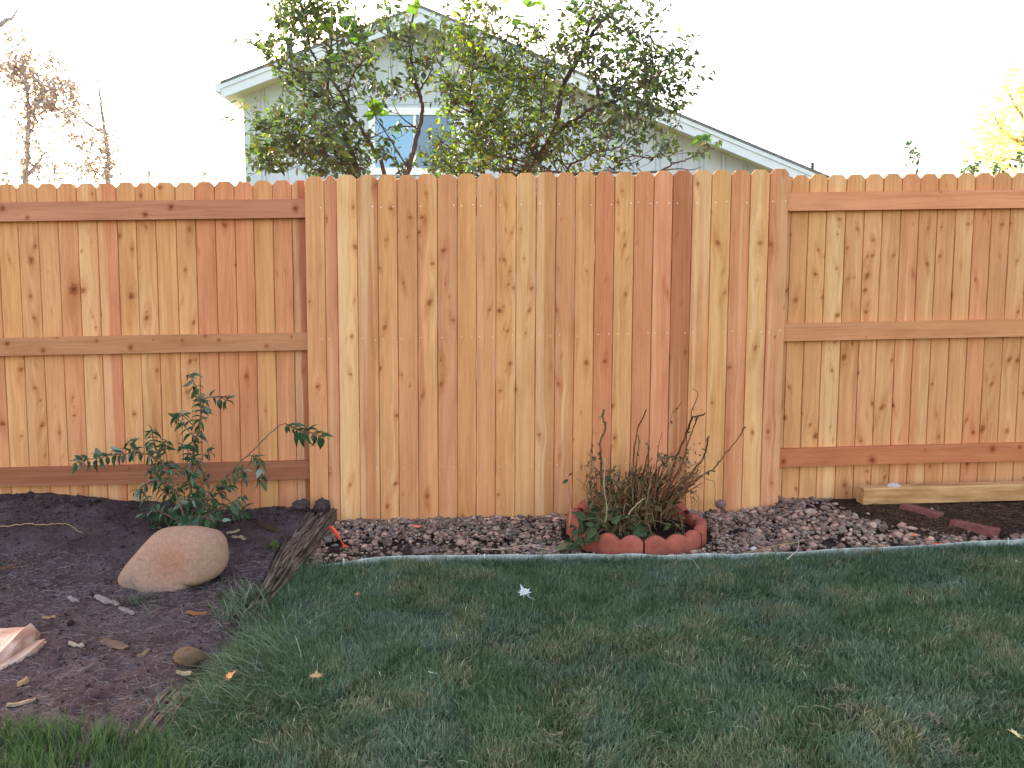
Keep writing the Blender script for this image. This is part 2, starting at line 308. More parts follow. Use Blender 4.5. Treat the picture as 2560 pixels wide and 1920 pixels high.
def picket(parent,x0,x1,zb,zt,o,col,nails=None,lean=0.,th=.016,seed=0,extra=0):
    rg=random.Random(seed*13+5)
    w=x1-x0; xc=(x0+x1)/2; NX=13; NZ=190; ear=.024
    zs=np.r_[np.linspace(zb,zt-ear,NZ),zt-ear*.5,zt]
    uu=np.r_[-.5,-.472,np.linspace(-.44,.44,NX-4),.472,.5]; U,Zr=np.meshgrid(uu,zs)
    hw=w/2-np.maximum(0,Zr-(zt-ear))*.98
    wob=(vn(Zr*7,np.full_like(Zr,seed*1.7),3)-.5)*.0022*np.abs(U*2)*np.where(U>0,1,-1)
    u=U*2*hw+wob
    X=xc+u+lean*(Zr-1); Y=fy(X,o)+0*X; Y[:,0]+=.007; Y[:,-1]+=.007
    kn=[(kx,kz,r) for kx,kz,r in KW if x0-.006<kx<x1+.006]
    for i in range(extra): kn.append((rg.uniform(x0,x1),rg.uniform(.1,1.75),rg.choice([.008,.010,.016,.02])))
    kd=np.full(X.shape,2.); wu=u.copy()
    kg=random.Random(seed*7+1)
    for kx,kz,r in kn:
        asp=kg.uniform(.85,1.7); r=r*kg.uniform(.8,1.3); fnt=kg.choice([0,0,0,.06,.14])
        ta=kg.uniform(-.35,.35); dx=((X-kx)+ta*(Zr-kz))/r; dz=(Zr-kz)/(r*asp); d=np.sqrt(dx*dx+dz*dz)+fnt; d=np.minimum(d,.44+.55*np.sqrt(dx*dx*1.3+(dz/kg.uniform(2.,4.))**2))
        kd=np.minimum(kd,d)
        far=np.sqrt(((X-kx)/(r*1.6))**2+((Zr-kz)/(r*3.5))**2)
        wu=wu-(X-kx)*.75*np.exp(-far**2)
    gc=np.stack([wu,Zr,np.zeros_like(Zr)],-1).reshape(-1,3)
    Zw=Zr+GS*X
    V=np.stack([X,Y,Zw],-1).reshape(-1,3); nz=len(zs)
    i=np.arange(nz-1)[:,None]*NX+np.arange(NX-1)[None]
    q=[np.stack([i,i+1,i+1+NX,i+NX],-1).reshape(-1,4)]
    # back and sides, offset copy of the outline columns
    Lc=V[0::NX]; Rc=V[NX-1::NX]; n0=len(V); off=np.array([0,th,0])
    # slightly eased front edges: sides start at the front vertices
    V2=np.vstack([V,Lc+off,Rc+off])
    k=np.arange(nz-1); a=n0+k; b=n0+nz+k
    q.append(np.stack([k*NX,(k+1)*NX,a+1,a],-1)); q.append(np.stack([k*NX+NX-1,b,b+1,(k+1)*NX+NX-1],-1)); q.append(np.stack([b,a,a+1,b+1],-1))
    q.append(np.array([[ (nz-1)*NX,(nz-1)*NX+NX-1,n0+2*nz-1,n0+nz-1],[0,n0,n0+nz,NX-1]]))
    gc=np.vstack([gc,gc[0::NX],gc[NX-1::NX]]); kdv=np.r_[kd.ravel(),kd[:,0],kd[:,-1]]
    Q=np.vstack(q); mi=np.zeros(len(Q),int)
    if nails:
        for (zz) in nails:
            for sx in (-.3,.3):
                if rg.random()<.30: continue
                cx=xc+sx*w+rg.uniform(-.004,.004); cz=zz+rg.uniform(-.006,.006); r=.0024
                th_=np.arange(8)*math.pi/4
                nv=np.stack([cx+r*np.cos(th_),np.full(8,fy(cx,o)-.0012),cz+GS*cx+r*np.sin(th_)],-1)
                base=len(V2); V2=np.vstack([V2,nv,nv+[0,.003,0]])
                idx=np.arange(8); qq=np.stack([base+idx,base+(idx+1)%8,base+8+(idx+1)%8,base+8+idx],-1)
                fq=np.array([[base,base+1,base+2,base+3],[base,base+3,base+4,base+7],[base+4,base+5,base+6,base+7]])
                Q=np.vstack([Q,qq,fq]); mi=np.r_[mi,np.ones(11,int)]
                gc=np.vstack([gc,np.zeros((16,3))]); kdv=np.r_[kdv,np.full(16,2.)]
    o_=mesh('picket',V2,[Q],CEDAR,parent,attrs={'gc':('FLOAT_VECTOR',gc),'kd':('FLOAT',kdv)},mats=[CEDAR,NAIL],mi=mi)
    c=s2l(np.array(col)*.8+np.array([211,157,111])*.2)*CEDK; o_.color=(*c,rg.choice([.15,.3,.4,.6,.8])); return o_
CEDK=np.array([1.03,.905,.86])
def rail(parent,x0,x1,z0,z1,o,col,knots=(),seed=0,th=.038,droop=0.):
    NX=int((x1-x0)/.008); xs_=np.linspace(x0,x1,NX); zz=np.linspace(z0,z1,12)
    X,Zr=np.meshgrid(xs_,zz); Y=fy(X,o); kd=np.full(X.shape,2.); wu=(Zr-z0).copy()
    for kx,kz,r in knots:
        d=np.sqrt(((X-kx)/r)**2+((Zr-kz)/(r*1.1))**2); kd=np.minimum(kd,d)
        wu=wu-(Zr-kz)*.75*np.exp(-((X-kx)/(r*4))**2-((Zr-kz)/(r*1.5))**2)
    Zw=Zr+GS*X+.0015*(vn(X*3,Zr*0,seed)-.5)
    V=np.stack([X,Y,Zw],-1).reshape(-1,3); gc=np.stack([wu,X,0*X],-1).reshape(-1,3)
    i=np.arange(11)[:,None]*NX+np.arange(NX-1)[None]
    q=[np.stack([i,i+1,i+1+NX,i+NX],-1).reshape(-1,4)]
    n0=len(V); bt=V[:NX]; tp=V[11*NX:]; off=np.array([0,th,0])
    # slightly crowned top edge
    V2=np.vstack([V,bt+off,tp+off]); k=np.arange(NX-1)
    q.append(np.stack([k,n0+k,n0+k+1,k+1],-1)); t0=11*NX
    q.append(np.stack([t0+k,t0+k+1,n0+NX+k+1,n0+NX+k],-1)); q.append(np.stack([n0+k,n0+NX+k,n0+NX+k+1,n0+k+1],-1))
    q.append(np.array([[0,t0,n0+NX,n0],[NX-1,n0+NX-1,n0+2*NX-1,t0+NX-1]]))
    gct=gc[t0:]+0; gct[:,0]+=.03; gc=np.vstack([gc,gc[:NX],gct]); kdv=np.r_[kd.ravel(),kd[0],np.full(NX,2.)]
    o_=mesh('rail',V2,[np.vstack(q)],CEDAR,parent,attrs={'gc':('FLOAT_VECTOR',gc),'kd':('FLOAT',kdv)})
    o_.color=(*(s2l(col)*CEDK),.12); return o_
def fx(px,py=480,o=0.): return fen(px,py,o)[0]
ME=[760.8,810.3,840.3,891.7,943,992.2,1042.9,1093,1143,1191,1240.7,1290.6,1340.9,1390.8,1439,1488.8,1537.3,1586.9,1635.3,1682.7,1731.5,1779.4,1828.5,1876.5,1925,1973]
MC=[(210,155,112),(202,142,108),(224,182,132),(194,138,98),(214,163,114),(208,156,112),(216,160,112),(203,148,108),(214,160,108),(212,156,112),(216,165,112),(213,168,118),(200,148,102),(202,146,106),(216,162,110),(198,130,94),(217,168,116),(200,138,100),(214,145,112),(172,110,78),(213,158,112),(215,168,112),(206,145,106),(222,175,122),(197,131,98)]
LE=[-10,40,91,141,190,239,289.4,337,385.5,437,486,535.5,585,632,680.6,728.5,772]
LC=[(215,165,115),(206,160,116),(213,163,118),(208,152,112),(210,160,115),(208,140,106),(216,168,118),(210,160,114),(212,163,113),(214,165,118),(202,138,102),(206,144,108),(206,142,106),(206,156,106),(211,152,114),(168,106,80)]  # last picket's dark tone has partial shade mixed into its colour
RE=[1974,1979.5,2024,2069,2117,2164,2209,2255.6,2301.5,2346.7,2393,2438.5,2482.8,2529.3,2575]
RC=[(200,150,104),(207,156,106),(214,168,116),(212,162,112),(208,158,110),(214,165,120),(212,165,118),(212,152,112),(205,150,105),(206,154,108),(209,160,112),(208,148,108),(200,148,105),(208,160,116)]
xm0=fx(ME[0]); xm1=fx(ME[-1])
fmid=thing('fence_panel',(.2,fy(.2),GS*.2+.03),'middle section of cedar fence with smooth picket face and no rails showing','fence','cedar fence sections')
for i,(a,b) in enumerate(zip(ME[:-1],ME[1:])):
    g=random.Random(i).choice([.0004,.0006,.0008,.0012])
    if i in (5,12,14): g=.0016
    x0=fx(a)+g/2; x1=fx(b)-g/2; t=i/24
    zt=1.829+.010*t+random.Random(i+50).uniform(-.002,.002)
    if i==0: zt=1.826
    zb=.028 if i<13 else .020
    p=picket(fmid,x0,x1,zb,zt,0,MC[i],nails=(1.672,.992,.305),seed=i+1,lean=0,extra=0 if i in(3,8,18) else 1)
    if i==19: p['label']='darkest reddish brown picket of the middle section'
    if i==1: p['label']='narrow half width picket'
for xa in (xm0+.008,xm1-.097):
    m=MB(); y_=float(fy(xa+.045))+.0195
    m.box((xa,y_,GS*xa-.1),(xa+.089,y_+.089,GS*xa+1.76)); o=m.build('post',CEDAR,fmid); o.color=(*(s2l((190,140,100))*CEDK),.1)
for z0 in (.257,.94,1.622): rail(fmid,xm0+.098,xm1-.098,z0,z0+.097,.0165,(200,145,105),seed=3)
fl=thing('fence_panel',(-2.2,fy(-2.2,.054),GS*-2.2+.1),'left section of cedar fence with three rails, behind the green shrub','fence','cedar fence sections')
lex=[fx(v,480,.054) for v in LE]; ext=[lex[0]-.101*k for k in range(9,0,-1)]
lcols=[random.Random(k).choice(LC[:12]) for k in range(9)]+LC
lx=ext+lex
for i in range(len(lx)-1):
    g=.0005+.0006*random.Random(i+9).random()
    p=picket(fl,lx[i]+g/2,lx[i+1]-g/2,.02,1.814+random.Random(i).uniform(-.003,.003),.0547,lcols[i],seed=40+i,extra=1)
    if i==len(lx)-2: p['label']='dark red brown picket with partial shade in its colour, against the middle section'
    if i==len(lx)-1-11: p['label']='salmon coloured picket'
kl=lambda L,o=.016:[(fen(x/2.633,400+y/2.633,o)[0],fen(x/2.633,400+y/2.633,o)[2]-GS*fen(x/2.633,400+y/2.633,o)[0],r) for x,y,r in L]
rail(fl,-3.6,xm0+.006,1.622,1.717,.0167,(184,128,104),kl([(1125,310,.025),(955,360,.025),(1945,320,.03),(15,320,.025),(180,380,.018)]),1)  # left rails: shade on them is put into these darker tints
rail(fl,-3.6,xm0+.006,.94,1.032,.0167,(182,134,100),kl([(45,1210,.022),(285,1255,.022),(635,1190,.014),(860,1235,.024),(1200,1190,.014),(1440,1185,.016),(1350,1160,.016),(1755,1225,.018),(1920,1165,.012),(375,1170,.012),(1010,1185,.01)]),2)
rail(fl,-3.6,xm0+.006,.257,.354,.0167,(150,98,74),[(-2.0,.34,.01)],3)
fr=thing('fence_panel',(2.4,fy(2.4,.054),GS*2.4+.06),'right section of cedar fence with three rails, behind the timber and gravel','fence','cedar fence sections')
rex=[fx(v,480,.054) for v in RE]; rex[0]=xm1-.0065; ext=[rex[-1]+.101*k for k in range(1,10)]; rx_=rex+ext
rcols=RC+[random.Random(k).choice(RC) for k in range(9)]
for i in range(len(rx_)-1):
    g=.0006+.0008*random.Random(i+9).random()
    picket(fr,rx_[i]+g/2,rx_[i+1]-g/2,.035 if rx_[i]<2.3 else .075,1.817+random.Random(i).uniform(-.003,.003),.0547,rcols[i],seed=80+i,extra=2)
kr=lambda L,z0,s,o=.016:[(fen(x0_/s[2]+s[0],y0_/s[2]+s[1],o)[0],fen(x0_/s[2]+s[0],y0_/s[2]+s[1],o)[2]-GS*fen(x0_/s[2]+s[0],y0_/s[2]+s[1],o)[0],r) for x0_,y0_,r in L]
rail(fr,xm1-.012+.0145,3.7,1.625,1.720,.0167,(214,152,116),kr([(1555,945,.012),(1860,1020,.006),(545,965,.006)],0,(1860,180,3.16)),4)
rail(fr,xm1-.012+.002,3.7,.937,1.033,.0167,(198,142,102),[(1.9,.95,.01)],5)
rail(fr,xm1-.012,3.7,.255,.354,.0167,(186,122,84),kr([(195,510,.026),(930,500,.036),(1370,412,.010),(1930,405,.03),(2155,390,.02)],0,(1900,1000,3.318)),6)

# ------------------------------------------------------------------ leaf and branch builders
def leaf_template(w=.32,curl=.2,fold=.1):
    V=np.array([(0,0,0),(0,.33,-fold*.5),(0,.68,-fold*.4-curl*.3),(0,1,-curl),
                (-w*.95,.28,fold*.6),(-w*.75,.66,fold*.3-curl*.25),(w*.95,.28,fold*.6),(w*.75,.66,fold*.3-curl*.25)])
    T=[(0,1,4),(5,2,3),(0,6,1),(2,7,3)]; Q=[(1,2,5,4),(6,7,2,1)]
    return V,T,Q
def place_leaves(tmpl,pos,dirs,nors,size,cols):
    V,T,Q=tmpl; n=len(pos)
    d=dirs/np.linalg.norm(dirs,axis=1)[:,None]; s=np.cross(d,nors); s/=np.linalg.norm(s,axis=1)[:,None]+1e-9; nn=np.cross(s,d)
    A=pos[:,None]+size[:,None,None]*(V[None,:,0:1]*s[:,None]+V[None,:,1:2]*d[:,None]+V[None,:,2:3]*nn[:,None])
    off=(np.arange(n)*len(V))[:,None,None]
    return A.reshape(-1,3),[(np.array(T)[None]+off).reshape(-1,3),(np.array(Q)[None]+off).reshape(-1,4)],np.repeat(cols,len(V),0)
class Shrub:
    def __init__(s,name,loc,label,cat,barkcol,group=None):
        s.root=thing(name,loc,label,cat,group); s.w=MB(); s.samples=[]; s.P=[];s.Dr=[];s.Nn=[];s.Sz=[];s.Cc=[]; s.bark=np.array(barkcol)
    def branch(s,pts,r0,r1,k=7,sm_n=6,keep=True,col=None):
        p=smooth_path(pts,sm_n); n=len(p); p=p+RNG.normal(0,min(r0,.012)*.35,p.shape)
        s.w.tube(p,np.linspace(r0,r1,n),k,s.bark*(RNG.uniform(.8,1.2)) if col is None else col)
        if keep:
            for q,r in zip(p,np.linspace(r0,r1,n)): s.samples.append((*q,r))
        return p
    def leaf(s,p,d,n,size,col): s.P.append(p);s.Dr.append(d);s.Nn.append(n);s.Sz.append(size);s.Cc.append(col)
    def twig(s,base,d,length,r,nl,size,colf,droop=.0,pair=False):
        d=np.array(d,float); d/=np.linalg.norm(d); pts=[base]; n=max(3,int(length/.05))
        cur=np.array(base,float); dd=d.copy()
        for i in range(n):
            dd=dd+RNG.normal(0,.14,3)+[0,0,-droop/n]; dd/=np.linalg.norm(dd); cur=cur+dd*length/n; pts.append(cur.copy())
        pts=np.array(pts); s.w.tube(pts,np.linspace(r,r*.4,len(pts)),4,s.bark*RNG.uniform(.8,1.3))
        for i in range(nl):
            t=(i+.6)/nl if not pair else ((i//2)+1)/((nl+1)//2)
            f=t*(len(pts)-1); j=min(int(f),len(pts)-2); p=pts[j]*(1-f+j)+pts[j+1]*(f-j); ax=pts[j+1]-pts[j]; ax/=np.linalg.norm(ax)
            rad=RNG.normal(0,1,3); 
            if pair and i%2: rad=-s._lr
            s._lr=rad
            rad=rad-ax*rad.dot(ax); rad/=np.linalg.norm(rad)+1e-9
            ld=ax*.5+rad*.9; s.leaf(p,ld+[0,0,-.35],np.array([0,0,1.])+RNG.normal(0,.45,3),size*RNG.uniform(.55,1.25),colf())
        return pts
    def finish(s,leafmat,tmpls,leafname='foliage',woodname='trunk'):
        s.w.build(woodname,M_BARK,s.root,smooth=True)
        P=np.array(s.P);Dr=np.array(s.Dr);Nn=np.array(s.Nn);Sz=np.array(s.Sz);Cc=np.array(s.Cc)
        if len(P)==0: return
        k=RNG.integers(0,len(tmpls),len(P)); Vs=[];Ts=[];Qs=[];Cs=[];n=0
        for i,t in enumerate(tmpls):
            m=k==i
            if not m.any(): continue
            V,(T,Q),C=place_leaves(t,P[m],Dr[m],Nn[m],Sz[m],Cc[m]); Vs.append(V);Ts.append(T+n);Qs.append(Q+n);Cs.append(C); n+=len(V)
        mesh(leafname,np.vstack(Vs),[np.vstack(Ts),np.vstack(Qs)],leafmat,s.root,np.vstack(Cs),smooth=False)

def pick(cols,w):
    cols=[np.array(c) for c in cols]; w=np.array(w)/sum(w)
    return lambda: cols[RNG.choice(len(cols),p=w)]*RNG.uniform(.75,1.3)
LILT=[leaf_template(.34,.15,.12),leaf_template(.28,.35,.2),leaf_template(.22,.5,.25),leaf_template(.36,.05,.05)]

# ------------------------------------------------------------------ shrubs behind the fence
def fill(sh,blobs,colf,Yc,lsize,depth=.5,nl=(5,9),tl=(.10,.26),dens=1.):
    Sm=np.array(sh.samples)
    for (px,py,rx,ry,n) in blobs:
        for i in range(int(n*dens)):
            a=RNG.uniform(0,6.283); r=math.sqrt(RNG.random()); x=px+rx*r*math.cos(a); y=py+ry*r*math.sin(a)
            p=at(x,y,Yc+RNG.normal(0,depth))
            dd=((Sm[:,:3]-p)**2).sum(1); dd=dd+np.maximum(0,Sm[:,2]-p[2]+.05)*1.2   # join below
            j=np.argmin(dd); b=Sm[j,:3]; r0=min(Sm[j,3]*.6,.009); L=np.linalg.norm(p-b)
            if L>.12:
                mid=(b+p)/2+np.array([0,0,-.06*L])+RNG.normal(0,.05*L,3)
                pth=sh.branch([b,mid,p],r0,.0022,4,4,keep=L<1.2)
                d=p-mid
                for q in pth[2:-1]:
                    if RNG.random()<.55: sh.leaf(q,RNG.normal(0,1,3)+[0,0,-.1],RNG.normal(0,.5,3)+[0,0,1],lsize*RNG.uniform(.6,1.1),colf())
                Sm=np.vstack([Sm,[*p,.003]]) if L<.6 else Sm
            else: d=RNG.normal(0,1,3)+[0,0,.8]
            d=d/np.linalg.norm(d)+[0,0,.35]+RNG.normal(0,.3,3)
            sh.twig(p,d,RNG.uniform(*tl),.0022,RNG.integers(*nl),lsize,colf)
def r2(l,Y): return [at(540+x/3.16,y/3.16,Y+(dy if len(r)>0 else 0)) for x,y,*r in l for dy in [r[0] if r else 0]]
def r3(l,Y): return [at(1100+x/2.765,y/2.765,Y+(r[0] if r else 0)) for x,y,*r in l]
DK=(.045,.064,.046); MG=(.062,.095,.052); BG=(.055,.080,.078); YG=(.13,.19,.028); OL=(.085,.088,.040); BR=(.085,.058,.04)
bk=(.085,.065,.058)
A=Shrub('lilac_tree',(-.9,6.3,-.02),'dark leaved multi stemmed tree before the left half of the house','tree',bk,'trees right behind the fence')
gA=np.array([-.95,6.35,-.05])
for pl,r0,r1 in [([(1120,1390),(1050,1150),(950,950),(890,850,.1),(880,700,.1),(900,450,.1),(920,200,.2),(900,-60,.2)],.026,.006),
                 ([(1330,1370,.2),(1250,1200,.2),(1150,1020,.1),(1060,900,0),(1000,760,-.1),(900,620,-.1),(800,480),(740,380),(720,200),(740,60)],.02,.005),
                 ([(1510,1380,-.2),(1560,1180,-.2),(1610,980,-.1),(1630,850),(1590,680),(1545,500),(1530,300),(1560,100),(1580,-80)],.025,.006),
                 ([(1010,1000,.1),(890,860,.15),(800,740,.2),(690,700,.2),(610,580,.25),(560,510,.3),(440,440,.3),(300,350,.3),(260,300,.3)],.020,.004),
                 ([(1100,1390,-.1),(960,1280,-.2),(860,1230,-.3),(620,1190,-.3),(450,1090,-.4),(400,980,-.4)],.012,.003),
                 ([(1060,900,-.1),(1050,700,-.2),(1100,560,-.2),(1180,470,-.3),(1240,440,-.3)],.010,.003),
                 ([(1500,1300,-.2),(1390,1120,-.2),(1270,930,-.2),(1220,750,-.3)],.007,.003),
                 ([(1620,1000,0),(1400,1000,.2),(1350,1030,.2),(1270,940,.2)],.007,.003),
                 ([(1590,1020,-.1),(1460,920,-.3),(1400,820,-.3)],.006,.002),
                 ([(1620,700),(1700,560,.2),(1720,420,.2),(1790,160,.2),(1800,90,.2)],.008,.002)]:
    p=[at(540+q[0]/3.16,q[1]/3.16,6.3+(q[2] if len(q)>2 else 0)) for q in pl]
    if pl[0][1]>1300: b0=np.array([gA[0]+(p[0][0]-gA[0])*.35,gA[1]+(p[0][1]-gA[1])*.3,gA[2]]); p=[b0,b0*.55+p[0]*.45,b0*.2+p[0]*.8]+p
    A.branch(p,r0,r1)
cA=pick([DK,MG,BG,YG,OL,BR],[36,22,28,5,5,3])
fill(A,[(725,20,50,45,22),(790,60,80,55,38),(675,115,35,30,8),(860,70,30,60,12),(760,190,80,50,26),(850,230,60,50,14),(980,60,40,50,14),(1030,130,40,50,9),(990,220,60,45,16),(1060,190,30,40,6),
        (700,300,70,40,22),(790,330,110,55,54),(760,400,130,40,60),(880,400,70,45,30),(660,400,45,35,14),(960,350,25,50,4),(830,270,60,40,12),(1000,425,40,12,4),(650,345,25,20,4),
        (700,140,50,40,8),(900,160,40,50,10),(1090,110,35,60,8)],cA,6.3,.056,.32,dens=1.25)
# the few large fresh leaves
for x,y in [(800,60),(815,75),(880,52),(870,70),(890,85),(905,95),(945,270),(955,280),(820,150),(1045,20),(940,285)]:
    p=at(x,y,6.1)
    for k in range(3): A.leaf(p,RNG.normal(0,1,3)*[1,.4,.6],np.array([0,-1,.3])+RNG.normal(0,.3,3),.10,np.array([.11,.20,.04])*RNG.uniform(.8,1.2))
A.finish(M_LEAF,LILT)
B=Shrub('lilac_tree',(.55,6.4,-.0),'wide yellow green multi stemmed tree reaching past the right roof slope','tree',bk,'trees right behind the fence')
gB=np.array([.25,6.45,-.05])
for pl,r0,r1 in [([(600,1200),(680,1080),(780,920),(815,780),(850,600),(930,450),(1000,320),(1060,220),(1180,90),(1260,0),(1300,-60)],.034,.009),
                 ([(780,930),(850,875,-.1),(940,830,-.2),(1050,750,-.3),(1160,715,-.3),(1250,680,-.3),(1400,590,-.4),(1520,510,-.4),(1650,430,-.4),(1720,320,-.4)],.018,.004),
                 ([(300,1230,.1),(290,1030,.1),(245,850,.1),(210,700,.1),(215,600,.1),(235,400,.2),(210,260,.2),(205,100,.2),(200,-60,.2)],.020,.006),
                 ([(235,400,.2),(300,280,.3),(340,100,.3),(420,-20,.3)],.009,.004),
                 ([(560,1220,-.3),(640,1060,-.3),(690,900,-.2),(705,700,-.2),(730,520,-.2),(735,320,-.2),(640,150,-.1),(620,60,-.1)],.014,.004),
                 ([(880,1200,-.3),(1000,1090,-.5),(1130,1040,-.5),(1250,1010,-.6),(1350,930,-.6)],.013,.004),
                 ([(820,900,.3),(980,850,.3),(1120,860,.3),(1300,800,.4),(1440,780,.4),(1580,770,.4)],.013,.003),
                 ([(700,1215,-.5),(900,1205,-.7),(1250,1197,-.8),(1500,1185,-.8),(1620,1130,-.8),(1700,1105,-.8),(1800,1060,-.8),(1900,1020,-.8)],.013,.003),
                 ([(1500,1185,-.8),(1640,1165,-.8),(1740,1175,-.8),(1810,1150,-.8)],.005,.002),
                 ([(1230,1120,-.6),(1330,1080,-.6),(1480,1090,-.7),(1560,1010,-.7),(1650,870,-.7)],.006,.002),
                 ([(960,400),(1020,200,-.2),(1090,60,-.2),(1150,-40,-.2)],.012,.004),
                 ([(1450,570,-.4),(1470,420,-.3),(1460,280,-.3),(1470,150,-.3),(1540,60,-.3)],.007,.002),
                 ([(480,1200,.2),(440,900,.3),(420,600,.3),(470,300,.3),(560,120,.3)],.010,.003),
                 ([(500,1215,.3),(560,900,.3),(600,600,.4),(560,380,.4),(540,200,.4)],.010,.003)]:
    p=[at(1100+q[0]/2.765,q[1]/2.765,6.5+(q[2] if len(q)>2 else 0)) for q in pl]
    if pl[0][1]>1190: b0=np.array([gB[0]+(p[0][0]-gB[0])*.3,gB[1]+(p[0][1]-gB[1])*.3,gB[2]]); p=[b0,b0*.55+p[0]*.45,b0*.2+p[0]*.8]+p
    B.branch(p,r0,r1)
cB=pick([DK,MG,BG,YG,OL,BR,(.20,.24,.03)],[24,20,12,22,12,5,8]); cB2=pick([DK,MG,BG,YG,OL],[36,18,34,5,7])
fill(B,[(1180,60,50,60,22),(1240,130,90,80,44),(1160,170,70,70,32),(1180,280,80,70,46),(1290,250,100,90,70),(1300,360,130,80,90),(1180,390,100,55,52),(1420,370,110,65,48),(1120,400,40,40,10),(1130,280,30,40,6),(1360,120,70,70,24),(1400,210,70,60,24),(1100,420,50,25,12),(1500,410,50,30,6)],cB,6.5,.049,.40,dens=1.35)
fill(B,[(1480,40,60,50,20),(1560,90,60,70,22),(1560,190,80,60,34),(1640,170,60,70,22),(1620,260,90,50,34),(1690,150,40,60,9),(1710,240,30,40,7),(1550,300,70,40,16),(1450,130,60,60,20),(1640,30,30,30,4),(1620,60,20,50,4),(1620,360,50,40,7),(1680,385,40,25,4),(1740,365,30,20,3),(1590,400,60,25,5),(1560,345,60,30,7)],cB2,6.3,.052,.3,dens=1.4)
p=at(1755,350,5.7)
for k in range(7): B.leaf(p,np.array([math.cos(k),.3,.5*math.sin(k*1.3)+.2]),np.array([0,-.6,.6]),.085,np.array([.12,.22,.04]))
for x,y in [(1340,6),(1355,2),(1300,38),(1305,60),(1330,10)]:
    p=at(x,y,6.3)
    for k in range(2): B.leaf(p,RNG.normal(0,1,3)*[1,.4,.6],np.array([0,-1,.3])+RNG.normal(0,.3,3),.085,np.array([.13,.22,.05]))
B.finish(M_LEAF,LILT)

# ------------------------------------------------------------------ neighbour's house
HY=13.; WY=13.45
M_SID=plain('painted_siding',(.50,.55,.62),.8,.2,3,.06,.05); M_TRIM=plain('white_trim_paint',(.64,.68,.74),.6,.3,4,.07,.05)
M_SOF=plain('soffit_sunlit_tint',(.72,.66,.48),.8,.2,4,.05,0); M_SHG=plain('roof_shingle',(.16,.16,.17),.95,.1,12,.35,.4)  # soffit colour yellowed to carry sunlight bounced up under the eave
M_FRAME=plain('white_vinyl',(.78,.8,.82),.4,.4,4,.04,0)
M_GL,ntg,bg_=newmat('window_glass',.04,.8); bg_.inputs['Base Color'].default_value=(.07,.14,.25,1)
M_GL2,ntg,bg_=newmat('light_blue_window_glass',.06,.8); bg_.inputs['Base Color'].default_value=(.16,.36,.60,1)  # left pane, lighter blue base than the right one
house=thing('house',(-1.,HY,-.05),'pale grey green gabled house with white rake trim, beyond the two leafy trees','house')
apex=at(1050,22,HY); le=at(552,213,HY); re=at(2150,482,HY); zL=le[2]; zR=re[2]
wl=at(610,300,WY)[0]; wr=at(2075,450,WY)[0]
gz=GS*-1-.05
def roofz(x): # underside line of the rake on the wall plane
    return np.where(x<apex[0], apex[2]-(apex[0]-x)*(apex[2]-zL)/(apex[0]-le[0]), apex[2]-(x-apex[0])*(apex[2]-zR)/(re[0]-apex[0]))-.06
w=MB()
poly=[(wl,WY,gz),(wr,WY,gz),(wr,WY,float(roofz(wr))),(apex[0],WY,float(roofz(apex[0]))),(wl,WY,float(roofz(wl)))]
w.prism(poly,(0,9,0))
# grooved panel siding: wide boards alternating with narrow ones, 14 mm open grooves between
bx=wl; k=0; wx0,wx1=at(925,300,WY)[0],at(1170,300,WY)[0]; wzt=at(1050,262,WY)[2]; wzb=at(1050,440,WY)[2]
while bx<wr-.02:
    wd_=(.262 if k%2==0 else .055); x1_=min(bx+wd_,wr)
    def pan(xa,xb,za,fzb):
        pl=[(xa,WY-.014,za),(xb,WY-.014,za),(xb,WY-.014,float(fzb(xb)))]
        if xa<apex[0]<xb and fzb is roofz: pl.append((apex[0],WY-.014,float(roofz(apex[0]))))
        pl.append((xa,WY-.014,float(fzb(xa)))); w.prism(pl,(0,.013,0))
    if x1_<wx0 or bx>wx1: pan(bx,x1_,gz,roofz)
    else: pan(bx,x1_,wzt,roofz); pan(bx,x1_,gz,lambda x:wzb)
    bx=x1_+.014; k+=1
w.build('wall',M_SID,house)
w=MB()
t=.05
for (e,s) in ((le,-1),(re,1)):
    a=np.array([apex[0],HY+.0,apex[2]]); b=np.array([e[0],HY,e[2]])
    q=[a+[0,-.03,.012],b+[0,-.03,.012],b+[0,-.03,.055],a+[0,-.03,.055]]
    w.prism(q if s>0 else q[::-1],(0,9.9,0))
w.build('roof',M_SHG,house)
w=MB()
for (e,s) in ((le,-1),(re,1)):
    a=np.array([apex[0],HY,apex[2]]); b=np.array([e[0],HY,e[2]])
    q=[a,b,b+[0,0,-.19],a+[0,0,-.19]]; w.prism(q if s>0 else q[::-1],(0,.04,0))
    q=[a+[0,-.02,.01],b+[0,-.02,.01],b+[0,-.02,-.055],a+[0,-.02,-.055]]; w.prism(q if s>0 else q[::-1],(0,.018,0))
w.build('rake_board',M_TRIM,house)
w=MB()
for (e,s) in ((le,-1),(re,1)):
    a=np.array([apex[0],HY+.042,apex[2]-.10]); b=np.array([e[0],HY+.042,e[2]-.10])
    q=[a,b,b+[0,0,-.03],a+[0,0,-.03]]; w.prism(q if s>0 else q[::-1],(0,9.6,0))
w.build('soffit',M_SOF,house)
w=MB(); w.box((le[0]-.09,HY-.02,le[2]-.10),(le[0]+.0,HY+9.8,le[2]+.03)); w.build('gutter',M_TRIM,house)
w=MB(); w.box((re[0],HY-.02,re[2]-.10),(re[0]+.09,HY+9.8,re[2]+.03)); w.build('gutter',M_TRIM,house)
def wp(px,py): q=at(px,py,WY); return q[0],q[2]
x0,z1=wp(938,288); x1,z0=wp(1142,421); xm=wp(1037,300)[0]
win=MB(); T=.10
